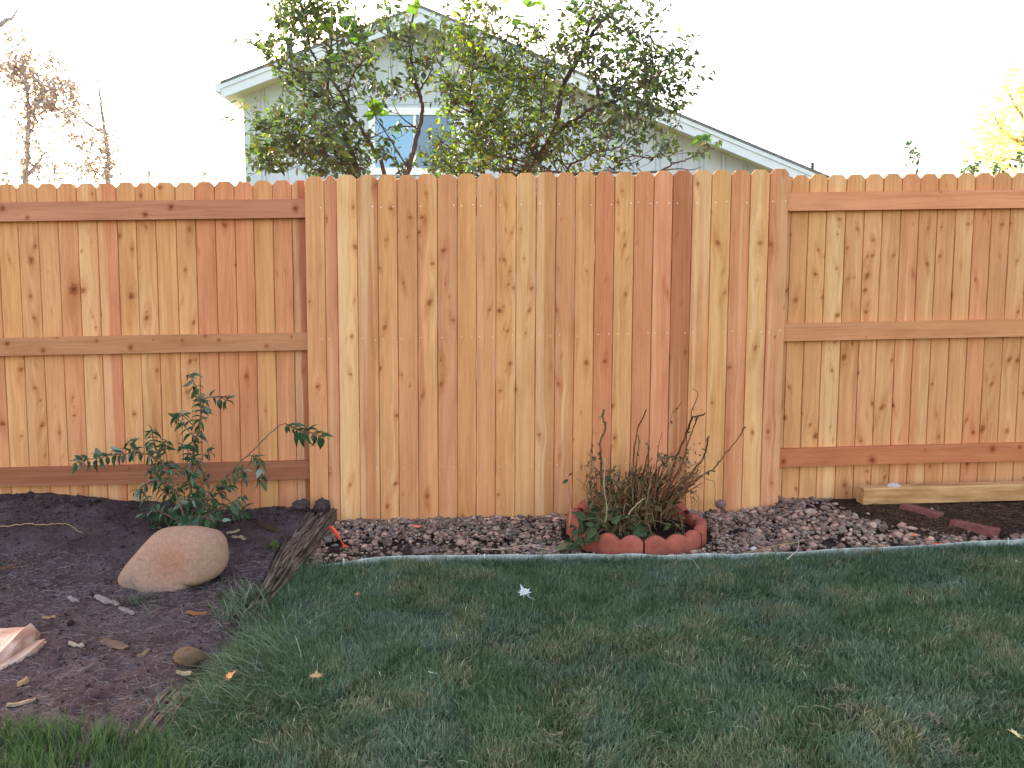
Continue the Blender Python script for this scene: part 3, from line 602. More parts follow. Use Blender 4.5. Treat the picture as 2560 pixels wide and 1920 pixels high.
win.box((x0-T,WY-.04,z1),(x1+.17,WY+.01,z1+.11)); win.box((x0-T,WY-.04,z0-.11),(x1+.17,WY+.01,z0)); win.box((x0-T,WY-.035,z0),(x0,WY+.01,z1)); win.box((x1,WY-.035,z0),(x1+.17,WY+.01,z1)); win.box((xm-.022,WY-.03,z0),(xm+.022,WY+.01,z1))
wo=win.build('window',M_FRAME,house)
g=MB(); g.box((x0,WY-.008,z0),(xm-.022,WY+.005,z1)); g.build('pane',M_GL2,wo)
g=MB(); g.box((xm+.022,WY-.010,z0),(x1,WY+.005,z1)); g.build('pane',M_GL,wo)
m_pipe=plain('vent_pipe_metal',(.06,.06,.075),.6,.3,10,.1,0)
for px,yb,yt,Y in [(721,128,96,14.2),(727,118,84,15.),(2031,440,406,14.)]:
    a=at(px,yb+12,Y); b=at(px,yt,Y); w=MB(); w.tube([a+[0,0,-.1],b],.035 if px<2000 else .03,8); w.build('vent_pipe',m_pipe,house)

# ------------------------------------------------------------------ far trees
def fartree(name,label,Y,stems,blobs,colf,lsize,bark,group='distant garden trees',depth=.8,leafs=(4,8),tl=(.2,.6),loc=None):
    p0=at(*stems[0][0][0],Y); p0[2]=GS*max(-4.5,min(4.5,p0[0]))-.02
    sh=Shrub(name,p0,label,'tree' if 'tree' in name else 'plant',bark,group)
    for i,(pl,r0,r1) in enumerate(stems):
        pts=[at(q[0],q[1],Y+(q[2] if len(q)>2 else 0)) for q in pl]
        if pl[0][1]>=455: pts=[np.array([pts[0][0]*.98,pts[0][1],p0[2]])]+pts
        sh.branch(pts,r0,r1,6,5)
    if blobs: fill(sh,blobs,colf,Y,lsize,depth,leafs,tl,1.4 if Y>18.5 else 1)
    sh.finish(M_FARLEAF,LILT,woodname='trunk'); return sh
cF=pick([(.34,.24,.20),(.30,.23,.22),(.42,.30,.18),(.34,.30,.30)],[3,3,2,3])  # leaf tones paled to stand in for sky glare over these trees
fartree('garden_tree','sparse brown leaved tree at the far left, pale against the sky',19.,
  [([(65,460),(68,400),(70,330),(72,280),(66,210),(62,180),(55,140)],.085,.02),([(68,440),(100,400),(110,385),(160,360),(210,330)],.04,.01),([(70,330),(40,300),(10,290)],.03,.01),([(72,285),(110,250),(150,230),(190,190)],.03,.008),([(75,330),(85,310),(90,240),(100,180)],.03,.01),([(62,190),(30,160),(0,140)],.03,.01)],
  [(30,130,50,50,36),(35,185,45,25,30),(110,180,70,50,50),(85,250,60,40,50),(140,260,50,30,26),(190,240,30,30,10),(60,320,50,30,14),(110,310,60,30,18),(80,390,35,50,24),(20,430,40,40,14),(120,430,50,30,16),(160,220,40,30,10)],cF,.10,(.30,.25,.24),tl=(.2,.5),leafs=(5,10))
fartree('garden_tree','thin bare topped tree with yellow leaf tuft, left of the house',20.,
  [([(270,460),(272,400),(262,330),(255,280),(250,240),(245,190)],.075,.02),([(262,335),(230,315),(190,285),(160,270)],.035,.012),([(270,320),(280,300)],.02,.01),([(268,450),(240,430),(215,400)],.03,.01)],
  [(170,280,35,20,12),(200,330,50,40,18),(220,390,45,40,26),(240,430,50,30,20),(265,380,25,60,24),(190,440,30,20,8)],cF,.10,(.34,.28,.24),tl=(.2,.5),leafs=(5,10))
cY=pick([(.8,.70,.22),(.68,.55,.18),(.75,.75,.3)],[3,2,1])
fartree('garden_tree','bright yellow autumn tree at the far right edge',18.,
  [([(2640,460),(2610,400),(2560,360),(2510,330),(2480,280)],.09,.02),([(2600,395),(2560,300),(2530,250),(2510,200)],.05,.01),([(2620,420),(2540,400),(2480,390)],.04,.01),([(2560,360),(2570,250),(2580,180)],.04,.01)],
  [(2510,330,90,35,60),(2480,300,60,30,18),(2540,380,80,50,70),(2450,380,40,25,20),(2530,250,50,35,26),(2560,210,50,30,22),(2620,260,70,110,90),(2640,400,60,60,40),(2470,425,60,20,20),(2510,180,20,20,3)],cY,.09,(.42,.34,.26),tl=(.2,.5),leafs=(6,11))
cT=pick([(.35,.33,.25),(.4,.38,.2)],[1,1])
fartree('bare_sapling','leafless forked sapling poking over the left fence',14.,
  [([(372,470),(375,440),(378,422),(390,395)],.022,.006),([(378,425),(362,400),(350,385)],.012,.004)],[(370,440,20,20,2)],cT,.06,(.40,.36,.33),'bare stems over the left fence section')
fartree('bare_sapling','leaning leafless sapling nearest the house over the left fence',14.,
  [([(510,470),(515,440),(528,400),(535,375),(545,345)],.02,.006),([(515,440),(505,420)],.008,.004)],[(555,445,10,10,2)],cT,.06,(.46,.42,.38),'bare stems over the left fence section')
fartree('bare_sapling','pair of faint upright leafless stems over the left fence',15.,
  [([(447,470),(452,430),(455,380),(456,340)],.012,.004),([(470,470),(474,420),(474,380)],.010,.004)],[],cT,.06,(.6,.57,.5),'bare stems over the left fence section')
cG=pick([(.06,.12,.05),(.08,.13,.07)],[1,1])
fartree('garden_shrub','small dark green shoot rising above the right fence section',8.,
  [([(2290,470),(2292,440),(2285,400),(2275,370),(2262,355)],.006,.003),([(2290,470),(2293,430),(2296,395)],.005,.003)],
  [(2270,365,10,10,3),(2285,390,14,18,9),(2295,395,8,10,4)],cG,.05,(.2,.2,.16),'shrub tips over the right fence section',.08,(2,4),(.04,.1))
fartree('garden_shrub','dark green shrub tip before the yellow tree, nearer the house',8.5,
  [([(2430,470),(2432,430),(2428,412)],.008,.003)],[(2432,430,16,18,12)],cG,.055,(.2,.2,.16),'shrub tips over the right fence section',.08,(3,5),(.05,.1))
fartree('garden_shrub','dark green shrub tip before the yellow tree, at the picture edge side',8.5,
  [([(2496,470),(2497,440),(2495,425)],.008,.003)],[(2500,428,18,10,7),(2555,405,10,16,6)],cG,.055,(.2,.2,.16),'shrub tips over the right fence section',.08,(3,5),(.05,.1))
tl=thing('garden_branch_tree',(-12.5,19.5,-.1),'bare limbed tree whose branch tip enters at the top left corner','tree','distant garden trees')
m=MB(); q=[at(-260,470,19.5),at(-200,250,19.5),at(-120,120,19.5),at(-40,80,19.5),at(0,62,19.5),at(15,50,19.5),at(28,47,19.5),at(38,33,19.5),at(42,20,19.5)]
q=[np.array([q[0][0],19.5,-.1])]+q; p_=smooth_path(q,4); m.tube(p_,np.linspace(.14,.014,len(p_)),6,(.38,.34,.36)); m.tube(smooth_path([at(26,48,19.5),at(36,38,19.5),at(43,30,19.5),at(40,18,19.5)],3),.012,5,(.5,.47,.5)); m.build('trunk',M_BARK,tl,True)

# ------------------------------------------------------------------ buddleia in front of the left fence
C=Shrub('butterfly_bush',(*gnd(480,1330,.04)[:2],.02),'green drooping leaved shrub growing behind the tan boulder','shrub',(.16,.11,.07))
cC=pick([(.034,.074,.030),(.055,.10,.045),(.10,.135,.09),(.19,.22,.17)],[34,28,22,16])
BUD=[leaf_template(.22,.42,.10),leaf_template(.26,.25,.08),leaf_template(.17,.6,.1)]
def q1(x,y,dy=0): return at(x/2.514,900+y/2.514,3.98+dy)
def cluster(stem,r0,r1,n,size,Yd=0,droop=.0,spread=.9,start=.0,col=None,tw=0):
    pts=[q1(x,y,Yd+(dd[0] if dd else 0)) for x,y,*dd in stem]; p=C.branch(pts,r0,r1,5,8)
    m=len(p)
    n=int(n*1.3); size*=.92
    for i in range(n):
        t=start+(1-start)*(i+.5+RNG.normal(0,.4))/n; t=min(max(t,.02),.995); f=t*(m-1); j=min(int(f),m-2); q=p[j]*(1-f+j)+p[j+1]*(f-j); ax=p[j+1]-p[j]; ax/=np.linalg.norm(ax)+1e-9
        for sgn in (-1,1):
            if RNG.random()<.12: continue
            rad=np.cross(ax,[0,1,0])*sgn+RNG.normal(0,.45,3); rad-=ax*rad.dot(ax); rad/=np.linalg.norm(rad)+1e-9
            C.leaf(q,ax*.35+rad*spread+[0,0,-.45-droop],np.array([0,-.3,1])+rad*.3+RNG.normal(0,.3,3),size*RNG.uniform(.6,1.2),cC() if col is None else col())
    return p
base=(1180,1050)
for st,r0,r1,n,sz in [
  ([base,(1190,850),(1210,650),(1225,520),(1250,420),(1260,300),(1240,190),(1190,80)],.008,.0025,30,.062),
  ([(1255,330),(1300,240),(1390,240),(1430,260)],.003,.0015,9,.06),
  ([(1230,500),(1150,400),(1110,370),(1090,350)],.003,.0015,9,.055),
  ([(1225,420),(1150,350),(1120,330)],.003,.0015,7,.05),
  ([base,(1100,820),(1040,680),(980,560),(960,470),(955,430)],.006,.002,20,.055),
  ([(1040,680),(940,600),(850,570),(800,500)],.004,.0015,13,.055),
  ([(1000,620),(900,590),(780,590),(690,600),(600,620),(520,630),(470,650)],.004,.0015,16,.065),
  ([(1100,820),(1000,760),(920,780),(850,830)],.004,.002,12,.055),
  ([(1060,700),(1040,560),(1050,500)],.003,.0015,8,.05),
  ([(1200,760),(1280,600),(1330,580)],.003,.0015,8,.05),
  ([(1220,640),(1170,560),(1140,540)],.003,.0015,7,.05),
  ([base,(1350,800),(1420,740),(1500,650),(1570,590),(1650,510),(1720,440),(1790,400),(1860,430),(1930,450),(2040,480)],.005,.0016,0,.06),
  ([(1800,410),(1870,440),(1950,460),(2045,490)],.0025,.0012,12,.075),
  ([(1570,600),(1620,620),(1640,700),(1640,780)],.0025,.0012,10,.055),
  ([(1420,740),(1490,710),(1530,700),(1510,740)],.0025,.0012,7,.055),
  ([base,(1300,900),(1400,820),(1430,790)],.005,.002,13,.065),
  ([base,(1330,960),(1450,900),(1520,860)],.005,.002,13,.07),
  ([base,(1380,990),(1500,960),(1540,950)],.005,.002,12,.07),
  ([base,(1100,900),(1080,850),(1120,800)],.004,.002,9,.055),
  ([base,(1000,950),(950,960),(910,980)],.004,.002,9,.06),
  ([base,(1240,880),(1260,800),(1320,740)],.004,.002,10,.055),
  ([base,(950,900),(900,830),(870,820)],.004,.002,8,.055),
  ([(1180,1040),(1060,1010),(960,1070),(900,1120),(850,1160)],.004,.0015,14,.055),
  ([(1180,1040),(1080,980),(1040,960)],.004,.0015,10,.06),
  ([(1180,1040,-.1),(1240,980,-.15),(1330,1000,-.2),(1400,1010,-.2)],.004,.0015,11,.06),
  ([(1180,1050,-.1),(1200,1010,-.2),(1180,1040,-.28)],.004,.002,8,.07),
  ([(1100,880),(1020,820),(960,740),(930,690)],.003,.0015,11,.055),
  ([(1300,940),(1240,870),(1180,900),(1120,960)],.003,.0015,11,.06),
  ([(1060,760),(1130,680),(1180,700),(1230,740)],.003,.0015,8,.05)]:
    cluster(st,r0,r1,n,sz,Yd=RNG.normal(0,.05))
# cut stems
C.branch([q1(1290,740),q1(1265,680),q1(1240,630)],.004,.003,5,4)
C.branch([q1(1190,1050,-.1),q1(1150,960,-.2),q1(1130,900,-.2)],.004,.003,5,4)
C.finish(M_LEAF2,BUD,woodname='stems')

# ------------------------------------------------------------------ boulder and rocks
def rock(name,c,r,label,cat,mat,seed,amp=.12,ang=0,n=40,group=None,parent=None,flat=None,col=(.4,.4,.4),shape=None,freq=1.6,facet=0,smooth=True,colf=None):
    th=np.linspace(0,math.pi,n); ph=np.linspace(0,2*math.pi,2*n,endpoint=False)
    TH,PH=np.meshgrid(th,ph,indexing='ij'); d=np.stack([np.sin(TH)*np.cos(PH),np.sin(TH)*np.sin(PH),np.cos(TH)],-1)
    rr=1+amp*(2*fbm(d[...,0]*freq+seed+d[...,2]*.7,d[...,1]*freq+seed*.3+d[...,2]*freq,seed,3)-1)
    if facet:
        rg=np.random.default_rng(seed)
        for i in range(facet):
            nv=rg.normal(0,1,3); nv/=np.linalg.norm(nv); lim=rg.uniform(.62,.9); dt=d@nv; rr=np.where(dt*rr>lim,lim/np.maximum(dt,.01),rr)
    if shape: rr=rr*shape(d)
    V=d*rr[...,None]*np.array(r)
    ca,sa=math.cos(ang),math.sin(ang); V=np.stack([V[...,0]*ca-V[...,1]*sa,V[...,0]*sa+V[...,1]*ca,V[...,2]],-1)+np.array(c)
    cc=np.ones(V.shape)*np.array(col)
    if colf: cc=colf(d,cc)
    m_=2*n; V=V.reshape(-1,3); i=np.arange(n-1)[:,None]*m_; j=np.arange(m_)[None]; j2=(j+1)%m_
    q=np.stack([i+j,i+m_+j,i+m_+j2,i+j2],-1).reshape(-1,4)
    o=mesh(name,V,[q],mat,parent,cc.reshape(-1,3),smooth=smooth); 
    if label: tag(o,label,cat,group)
    return o
# boulder: silhouette given by its outline as seen from the front, swelled in depth
M_BLD=colattr_mat('sandstone_boulder',.92,.12,nscale=75,amt=.26,bmp=.55,bscale=110)
BK=np.array([.88,.74,.76])
def boulder():
    out=[(762,1360),(790,1290),(850,1210),(900,1150),(960,1095),(1040,1070),(1150,1062),(1260,1072),(1340,1100),(1390,1150),(1412,1220),(1415,1290),(1385,1345),(1330,1372),(1282,1382),(1262,1405),(1235,1440),(1180,1470),(1060,1488),(960,1482),(870,1470),(790,1435)]
    Yc=3.42; pts=np.array([at(x/2.514,900+y/2.514,Yc) for x,y in out]); cx,cz=pts[:,0].mean()+.005,pts[:,2].mean()
    # resample closed outline smoothly
    Q=np.vstack([pts[-2:],pts,pts[:3]]); sp=smooth_path(Q[:,[0,1,2]],8)[16:-24]; n=len(sp)
    rx=sp[:,0]-cx; rz=sp[:,2]-cz
    V=[];Cc=[]; K=22
    lev=np.linspace(-1,1,2*K+1)[1:-1]
    for t in lev:
        k=math.cos(t*math.pi/2)**.62; y=Yc+.135*math.sin(t*math.pi/2)
        # the front leans back towards its top
        X=cx+rx*k; Z=cz+rz*k; Y=y+(Z-cz)*.30-.02*np.sin((X-cx)*16+1.0)*(1-abs(t))-.012*(fbm(X*9,Z*9,4)-.5)
        V.append(np.stack([X,Y,Z],-1))
    V=np.vstack(V); m_=len(lev); i=np.arange(m_-1)[:,None]*n; j=np.arange(n)[None]; j2=(j+1)%n
    q=np.stack([i+j,i+j2,i+n+j2,i+n+j],-1).reshape(-1,4)
    a=len(V); V=np.vstack([V,V[:n].mean(0)+[0,-.004,0],V[(m_-1)*n:].mean(0)+[0,.004,0]])
    t3=[(a,(x+1)%n,x) for x in range(n)]+[(a+1,(m_-1)*n+x,(m_-1)*n+(x+1)%n) for x in range(n)]
    # surface dents
    c=np.tile(np.array([.40,.285,.205]),(len(V),1))
    px=V[:,0]-cx; pz=V[:,2]-cz
    red=np.exp(-((px-.02)/.09)**2-((pz-.06)/.07)**2)[:,None]; c=c*(1-red)+np.array([.40,.225,.14])*red
    gr=np.clip(np.exp(-((px+.17)/.07)**2-((pz+.06)/.08)**2)*1.0,0,1)[:,None]; c=c*(1-gr)+np.array([.27,.215,.165])*gr
    tan=np.exp(-((px-.15)/.05)**2-((pz+.0)/.10)**2)[:,None]*.8; c=c*(1-tan)+np.array([.36,.265,.165])*tan
    low=np.exp(-((pz+.12)/.05)**2)[:,None]*.5; c=c*(1-low)+np.array([.38,.32,.27])*low
    V[:,1]+=.010*np.exp(-((px+.13)/.025)**2)*(pz<.05)-.008*np.exp(-((px-.11)/.02)**2)
    c*=BK*(.93+.14*fbm(V[:,0]*40,V[:,2]*40,3,3))[:,None]
    me=mesh('boulder',V,[q,t3],M_BLD,None,c,smooth=True); tag(me,'large smooth tan boulder lying on the bare soil','boulder')
boulder()
M_QRTZ=colattr_mat('pink_quartz',.45,.4,nscale=14,amt=.18,bmp=.5,bscale=50)
def slab(name,outl,h,thick,Y0,label,cat,mat,col,seed,lean=.6):
    """an angular rock from its outline in its own tilted plane"""
    base=np.array([gnd(x,y,h) for x,y in outl]); 
    return base
def quartz():
    out=[(-130,1650),(-60,1610),(0,1608),(18,1598),(38,1612),(42,1632),(66,1636),(70,1645),(86,1652),(78,1680),(62,1692),(38,1704),(22,1735),(0,1740),(-60,1745),(-120,1720)]
    Yc=2.62; pts=np.array([at(x,y,Yc) for x,y in out]); n=len(pts); c=pts.mean(0); V=[];rg=np.random.default_rng(4)
    for (k,dy) in ((.55,-.09),(.86,-.065),(1.,-.01),(.97,.06),(.7,.11)):
        r=(pts-c)*k+rg.normal(0,.006,pts.shape)+c; r[:,1]=Yc+dy+(r[:,2]-c[2])*.9; V.append(r)
    V=np.vstack(V); m_=5; i=np.arange(m_-1)[:,None]*n; j=np.arange(n)[None]; j2=(j+1)%n
    q=np.stack([i+j,i+n+j,i+n+j2,i+j2],-1).reshape(-1,4); a=len(V); V=np.vstack([V,V[:n].mean(0),V[-n:].mean(0)])
    t3=[(a,x,(x+1)%n) for x in range(n)]+[(a+1,4*n+(x+1)%n,4*n+x) for x in range(n)]
    cc=np.array([.40,.20,.15])*(.75+.4*rg.random((len(V),1))); cc[rg.random(len(V))<.25]=[.50,.36,.28]
    o=mesh('quartz_rock',V,[q,t3],M_QRTZ,None,cc); tag(o,'jagged pale pink rock at the left edge of the soil','rock')
quartz()
p=gnd(455,1632+8,.05)
rock('stone',(gnd(470,1645,.04)[0],gnd(470,1645,.04)[1],G(*gnd(470,1645,.04)[:2])+.012),(.05,.045,.030),'brown stone half hidden in long grass beside the soil bed','stone',M_STONE,8,.2,.3,20,col=(.12,.07,.04),facet=6)
q=gnd(800,1285,.12); rock('soil_clod',(-.99,4.28,.10),(.042,.04,.046),'rounded dark clod of soil at the far end of the old timber','clod',M_SOIL,12,.3,.4,22,freq=3)
q=fen(752,1262,-.12); rock('soil_clod',(q[0],q[1],q[2]-.0),(.05,.03,.028),'low flat soil clod under the left rails, beside the middle fence section','clod',M_SOIL,14,.35,.9,22,freq=3)
q=fen(1803,1260,-.10); rock('stone',(q[0],q[1],q[2]),(.030,.028,.026),'round reddish stone against the fence, right of the ring planter','stone',M_STONE,9,.2,.3,18,col=(.22,.12,.11))

# ------------------------------------------------------------------ gravel (stuff)
def ico():
    import bmesh
    bm=bmesh.new(); bmesh.ops.create_icosphere(bm,subdivisions=1,radius=1); V=np.array([v.co[:] for v in bm.verts]); Fc=np.array([[v.index for v in f.verts] for f in bm.faces]); bm.free(); return V,Fc
IV,IF=ico()
def stones(name,pos,size,cols,mat,flat=.62,facet=True):
    n=len(pos); V=IV[None]*np.ones((n,1,1)); V=V*(1+RNG.normal(0,.13,(n,len(IV),1)))
    V=V*np.stack([RNG.uniform(.8,1.45,n),RNG.uniform(.7,1.1,n),RNG.uniform(flat*.7,flat*1.3,n)],-1)[:,None]
    a=RNG.uniform(0,6.28,n); t=RNG.normal(0,.35,n); ca,sa=np.cos(a)[:,None],np.sin(a)[:,None]
    ct,st=np.cos(t)[:,None],np.sin(t)[:,None]
    y=V[...,1]*ct-V[...,2]*st; z=V[...,1]*st+V[...,2]*ct; x=V[...,0]
    V=np.stack([x*ca-y*sa,x*sa+y*ca,z],-1)*size[:,None,None]+pos[:,None]
    Fc=(IF[None]+(np.arange(n)*len(IV))[:,None,None]).reshape(-1,3)
    return mesh(name,V.reshape(-1,3),[Fc],mat,None,np.repeat(cols,len(IV),0))
RC_=(.62,4.075); RR=.315
def gravel():
    N=21000; x=RNG.uniform(-.93,4.2,N); y=edge_y(x)+RNG.uniform(0.012,1,N)*(fy(x)+.06-edge_y(x))
    inr=((x-RC_[0])**2+(y-RC_[1])**2)<(RR-.01)**2; ring=np.abs(np.hypot(x-RC_[0],y-RC_[1])-RR-.02)<.035
    mb=(x>1.75+(4.5-y)*.0)&(y>edge_y(x)+.13+.28*sm((2.2-x)/.45)+.04*(vn(x*8,y*8,3)-.5))
    bare=fbm(x*6,y*6,31,2)>.63; bare&=RNG.random(N)<.75
    lb=(x<.0)&(y<edge_y(x)+.33)&(y>edge_y(x)+.1)&(RNG.random(N)<.55)
    keep=~inr&~ring&~(mb&(RNG.random(N)>.02))&~bare&~lb
    x,y=x[keep],y[keep]; n=len(x); sz=.0080*np.exp(RNG.normal(0,.48,n)); sz=np.where(x>1.1,sz*1.15,sz)
    sz=np.clip(sz,.0035,.026); z=G(x,y)+RNG.uniform(-.008,.014,n)
    pal=np.array([(.20,.145,.13),(.26,.18,.16),(.15,.115,.105),(.30,.235,.21),(.165,.155,.16),(.23,.20,.18),(.34,.24,.21),(.11,.085,.075)])
    c=pal[RNG.integers(0,len(pal),n)]*RNG.uniform(.55,1.25,(n,1))*[1.3,1.08,.96]
    o=stones('gravel',np.stack([x,y,z],-1),sz,c,M_STONE); tag(o,kind='stuff')
gravel()

# ------------------------------------------------------------------ edging strip
M_EDG=plain('aged_white_edging',(.33,.345,.325),.7,.2,22,.42,.15)
edg=thing('lawn_edging',(1.,float(edge_y(1.)),.02),'pale lawn edging strip between grass and gravel','edging')
xs2=np.linspace(-.915,4.4,160); ys2=edge_y(xs2)+.004*np.sin(xs2*5); h=.025+.010*(vn(xs2*2.2,xs2*0,5)-.5)+.008*(vn(xs2*9,xs2*0,8)-.5)
h=h-.020*sm((-.55-xs2)/.3)
zb=GS*np.clip(xs2,-4.5,4.5)-.05; zt=GS*np.clip(xs2,-4.5,4.5)+h
sec=[(0,0),(0,1),(.005,1.04),(.011,1),(.011,0)]; V=[]
for dy,t in sec: V.append(np.stack([xs2,ys2+dy,zb+(zt-zb)*t],-1))
V=np.vstack(V); n=160; i=np.arange(4)[:,None]*n+np.arange(n-1)[None]
mesh('edging_strip',V,[np.stack([i,i+1,i+1+n,i+n],-1).reshape(-1,4)],M_EDG,edg,smooth=False)
for px in (884,1215,2550):
    q=gnd(px,1378); m=MB(); m.tube([(q[0],edge_y(q[0])-.004,GS*q[0]-.03),(q[0]-.002,edge_y(q[0])-.005,GS*q[0]+.034)],.0028,6,(1,1,1)); m.build('edging_pin',M_FRAME,edg)

# ------------------------------------------------------------------ old timber (railway tie), weathered
def wmat(name,c0,c1,gscale=(6,1,1)):
    m,nt,b=newmat(name,.95,.1); tc=nd(nt,'TexCoord'); f=noise(nt,mapping(nt,tc.outputs['Object'],(90,5,90)),1.,5,.65)
    c=mixc(nt,'MIX',ramp(nt,f,[(.38,0.),(.62,1.)]),c0,c1); c=mixc(nt,'MULTIPLY',1.,c,ramp(nt,noise(nt,tc.outputs['Object'],9),[(.3,.6),(.7,1.2)])); nt.links.new(c,b.inputs['Base Color']); bump(nt,b,f,.8,.01); return m
M_TIE=wmat('weathered_timber',(.040,.024,.018),(.23,.165,.14))
def tie(y0,y1,xr,wd,z0,z1,label,seed):
    n=int((y1-y0)/.008); ys=np.linspace(y0,y1,n); prof=[]
    us=np.r_[np.zeros(8),np.linspace(0,1,42),np.ones(8)]; vs=np.r_[np.linspace(-1,-.05,8),np.zeros(42),np.linspace(-.05,-1,8)]
    U,Yy=np.meshgrid(us,ys); Vv,_=np.meshgrid(vs,ys); t=(Yy-y0)/(y1-y0)
    top=z0+(z1-z0)*t+GS*xr; wdt=wd*(.42+.58*sm(t*1.5)); X=xr-wdt+U*wdt
    cr=vn(U*11+seed,Yy*1.8,seed)+.5*vn(U*26,Yy*5,seed+2); crack=np.clip((.55-np.abs(cr-.72)*9)/.55,0,1)
    surf=.018*(fbm(U*6,Yy*7,seed+1,4)-.5)+.014*(fbm(U*26,Yy*9,seed+7,2)-.5)-.034*crack
    endf=np.minimum((Yy-y0)/.10,1)*np.minimum((y1-Yy)/.03,1); 
    Z=np.where(Vv==0,top+surf-.03*(1-endf)*vn(U*7,Yy*3,seed),top+Vv*.11)
    X=X+np.where(U==1,.012*(fbm(Yy*8,Vv*9,seed+4,3)-.5)-.012*(1-endf),0)-np.where((U>.92)&(Vv==0),(U-.92)*.1,0)
    Z=Z-np.where(Vv==0,.014*np.clip((U-.9)/.1,0,1)**2+.012*np.clip((.1-U)/.1,0,1),0)
    V=np.stack([X+.02*(t-.5),Yy,Z],-1).reshape(-1,3); k=len(us); i=np.arange(n-1)[:,None]*k+np.arange(k-1)[None]
    q=np.stack([i,i+1,i+1+k,i+k],-1).reshape(-1,4); 
    caps=[list(range(k)),[ (n-1)*k+x for x in range(k)][::-1]]
    o=mesh('garden_timber',V,[q,caps],M_TIE,smooth=False); tag(o,label,'timber','old timbers edging the soil bed'); return o
tie(3.08,4.36,TX+.01,.145,.035,.105,'cracked weathered timber running from the orange ribbon towards the lawn',3)
tie(1.98,2.45,TX+.0,.13,.016,.022,'grey rotten timber mostly buried under long grass at lower left',8)

# ------------------------------------------------------------------ new timber on the right
M_TIM=None
def timber():
    a=gnd(2158,1262,.075); y0=a[1]; x0=a[0]; x1=4.0
    m,nt,b=newmat('treated_pine',.8,.2); tc=nd(nt,'TexCoord'); f=noise(nt,mapping(nt,tc.outputs['Object'],(2,60,60)),1.,4); f2=noise(nt,mapping(nt,tc.outputs['Object'],(3,14,10)),1.,3)
    c=mixc(nt,'MIX',ramp(nt,f,[(.35,0.),(.65,1.)]),(.47,.24,.105),(.58,.33,.155)); c=mixc(nt,'MULTIPLY',1.,c,ramp(nt,f2,[(.32,(.62,.56,.45)),(.55,(1,1,1))])); nt.links.new(c,b.inputs['Base Color']); bump(nt,b,f,.2,.004)
    zb=a[2]; h=.086; n=60; xs_=np.linspace(x0,x1,n); V=[]
    r=.008; sec=[(0,0),(0,h-r),(r,h),(.09-r,h),(.09,h-r),(.09,0)]
    for dy,dz in sec: V.append(np.stack([xs_,y0+YT*(xs_-x0)+dy+.0*xs_,zb+GS*1.0*(xs_-x0)+dz+.0],-1))
    V=np.vstack(V); i=np.arange(6)[:,None]*n+np.arange(n-1)[None]; 
    j=np.arange(6)[:,None]; i2=((j+1)%6)*n+np.arange(n-1)[None]
    q=np.stack([i,i+1,i2+1,i2],-1).reshape(-1,4)
    o=mesh('garden_timber',V,[q,[[k*n for k in range(6)]],[[k*n+n-1 for k in range(6)][::-1]]],m); tag(o,'new yellowish square timber lying along the foot of the right fence','timber')
    q=np.array([at(2232,1216,y0+.06)[0],y0+.05,zb+h+GS*.1]); 
    rock('stone',(q[0],q[1],q[2]+.004),(.040,.028,.014),'small pale grey stone lying on top of the new timber','stone',M_STONE,22,.2,.2,18,col=(.48,.42,.42))
    return y0,zb,h
TY,TZ,TH_=timber()

# mulch mound at right with bricks
def mz(X,Y):
    b=G(X,Y); m=sm((X-1.62+(Y-4.1)*.5)/.35)*sm((Y-edge_y(X)-.07)/.12)
    dip=.045*sm((X-2.75)/.1)*sm((Y-TY+.12)/.1)
    return b-.05+m*.062+.018*(fbm(X*20,Y*20,8,4)-.5)-dip
sheet('mulch_bed',np.arange(1.45,4.5,.02),np.arange(3.7,4.48,.02),mz,M_MULCH,mask=lambda X,Y:(Y>edge_y(X)+.03)&(Y<fy(X,.03)))
def brick(px,py,ang,h,label,L=.19,Wd=.085,T=.045,tx=0,ty=0):
    q=gnd(px,py,h)
    for it in range(12): q=gnd(px,py,float(mz(q[0:1],q[1:2])[0])-GS*q[0]+h)
    V=[]
    m=MB(); b=.004
    for zz,ins in ((-T,0),(-b,0),(0,b)): V+= [(-L/2+ins,-Wd/2+ins,zz),(L/2-ins,-Wd/2+ins,zz),(L/2-ins,Wd/2-ins,zz),(-L/2+ins,Wd/2-ins,zz)]
    V=np.array(V); fs=[[8,9,10,11]]
    for l in (0,4): fs+=[[l+k,l+(k+1)%4,l+4+(k+1)%4,l+4+k] for k in range(4)]
    fs+=[[3,2,1,0]]
    Rm=np.array((Matrix.Rotation(ang,3,'Z')@Matrix.Rotation(tx,3,'X')@Matrix.Rotation(ty,3,'Y')))
    V=V@Rm.T+q; o=mesh('brick',V,[fs],M_BRICK); tag(o,label,'brick','half buried red bricks')
brick(2305,1270,R_(-50),.016,'red brick half buried near the end of the new timber',tx=R_(-6),ty=R_(5))
brick(2438,1310,R_(-38),.020,'largest red brick showing, in the dark mulch at right',L=.21,Wd=.10,tx=R_(-8),ty=R_(4))
brick(2545,1326,R_(-30),.006,'red brick nearest the right picture edge and the edging strip',L=.16,Wd=.08,tx=R_(-6),ty=R_(3))

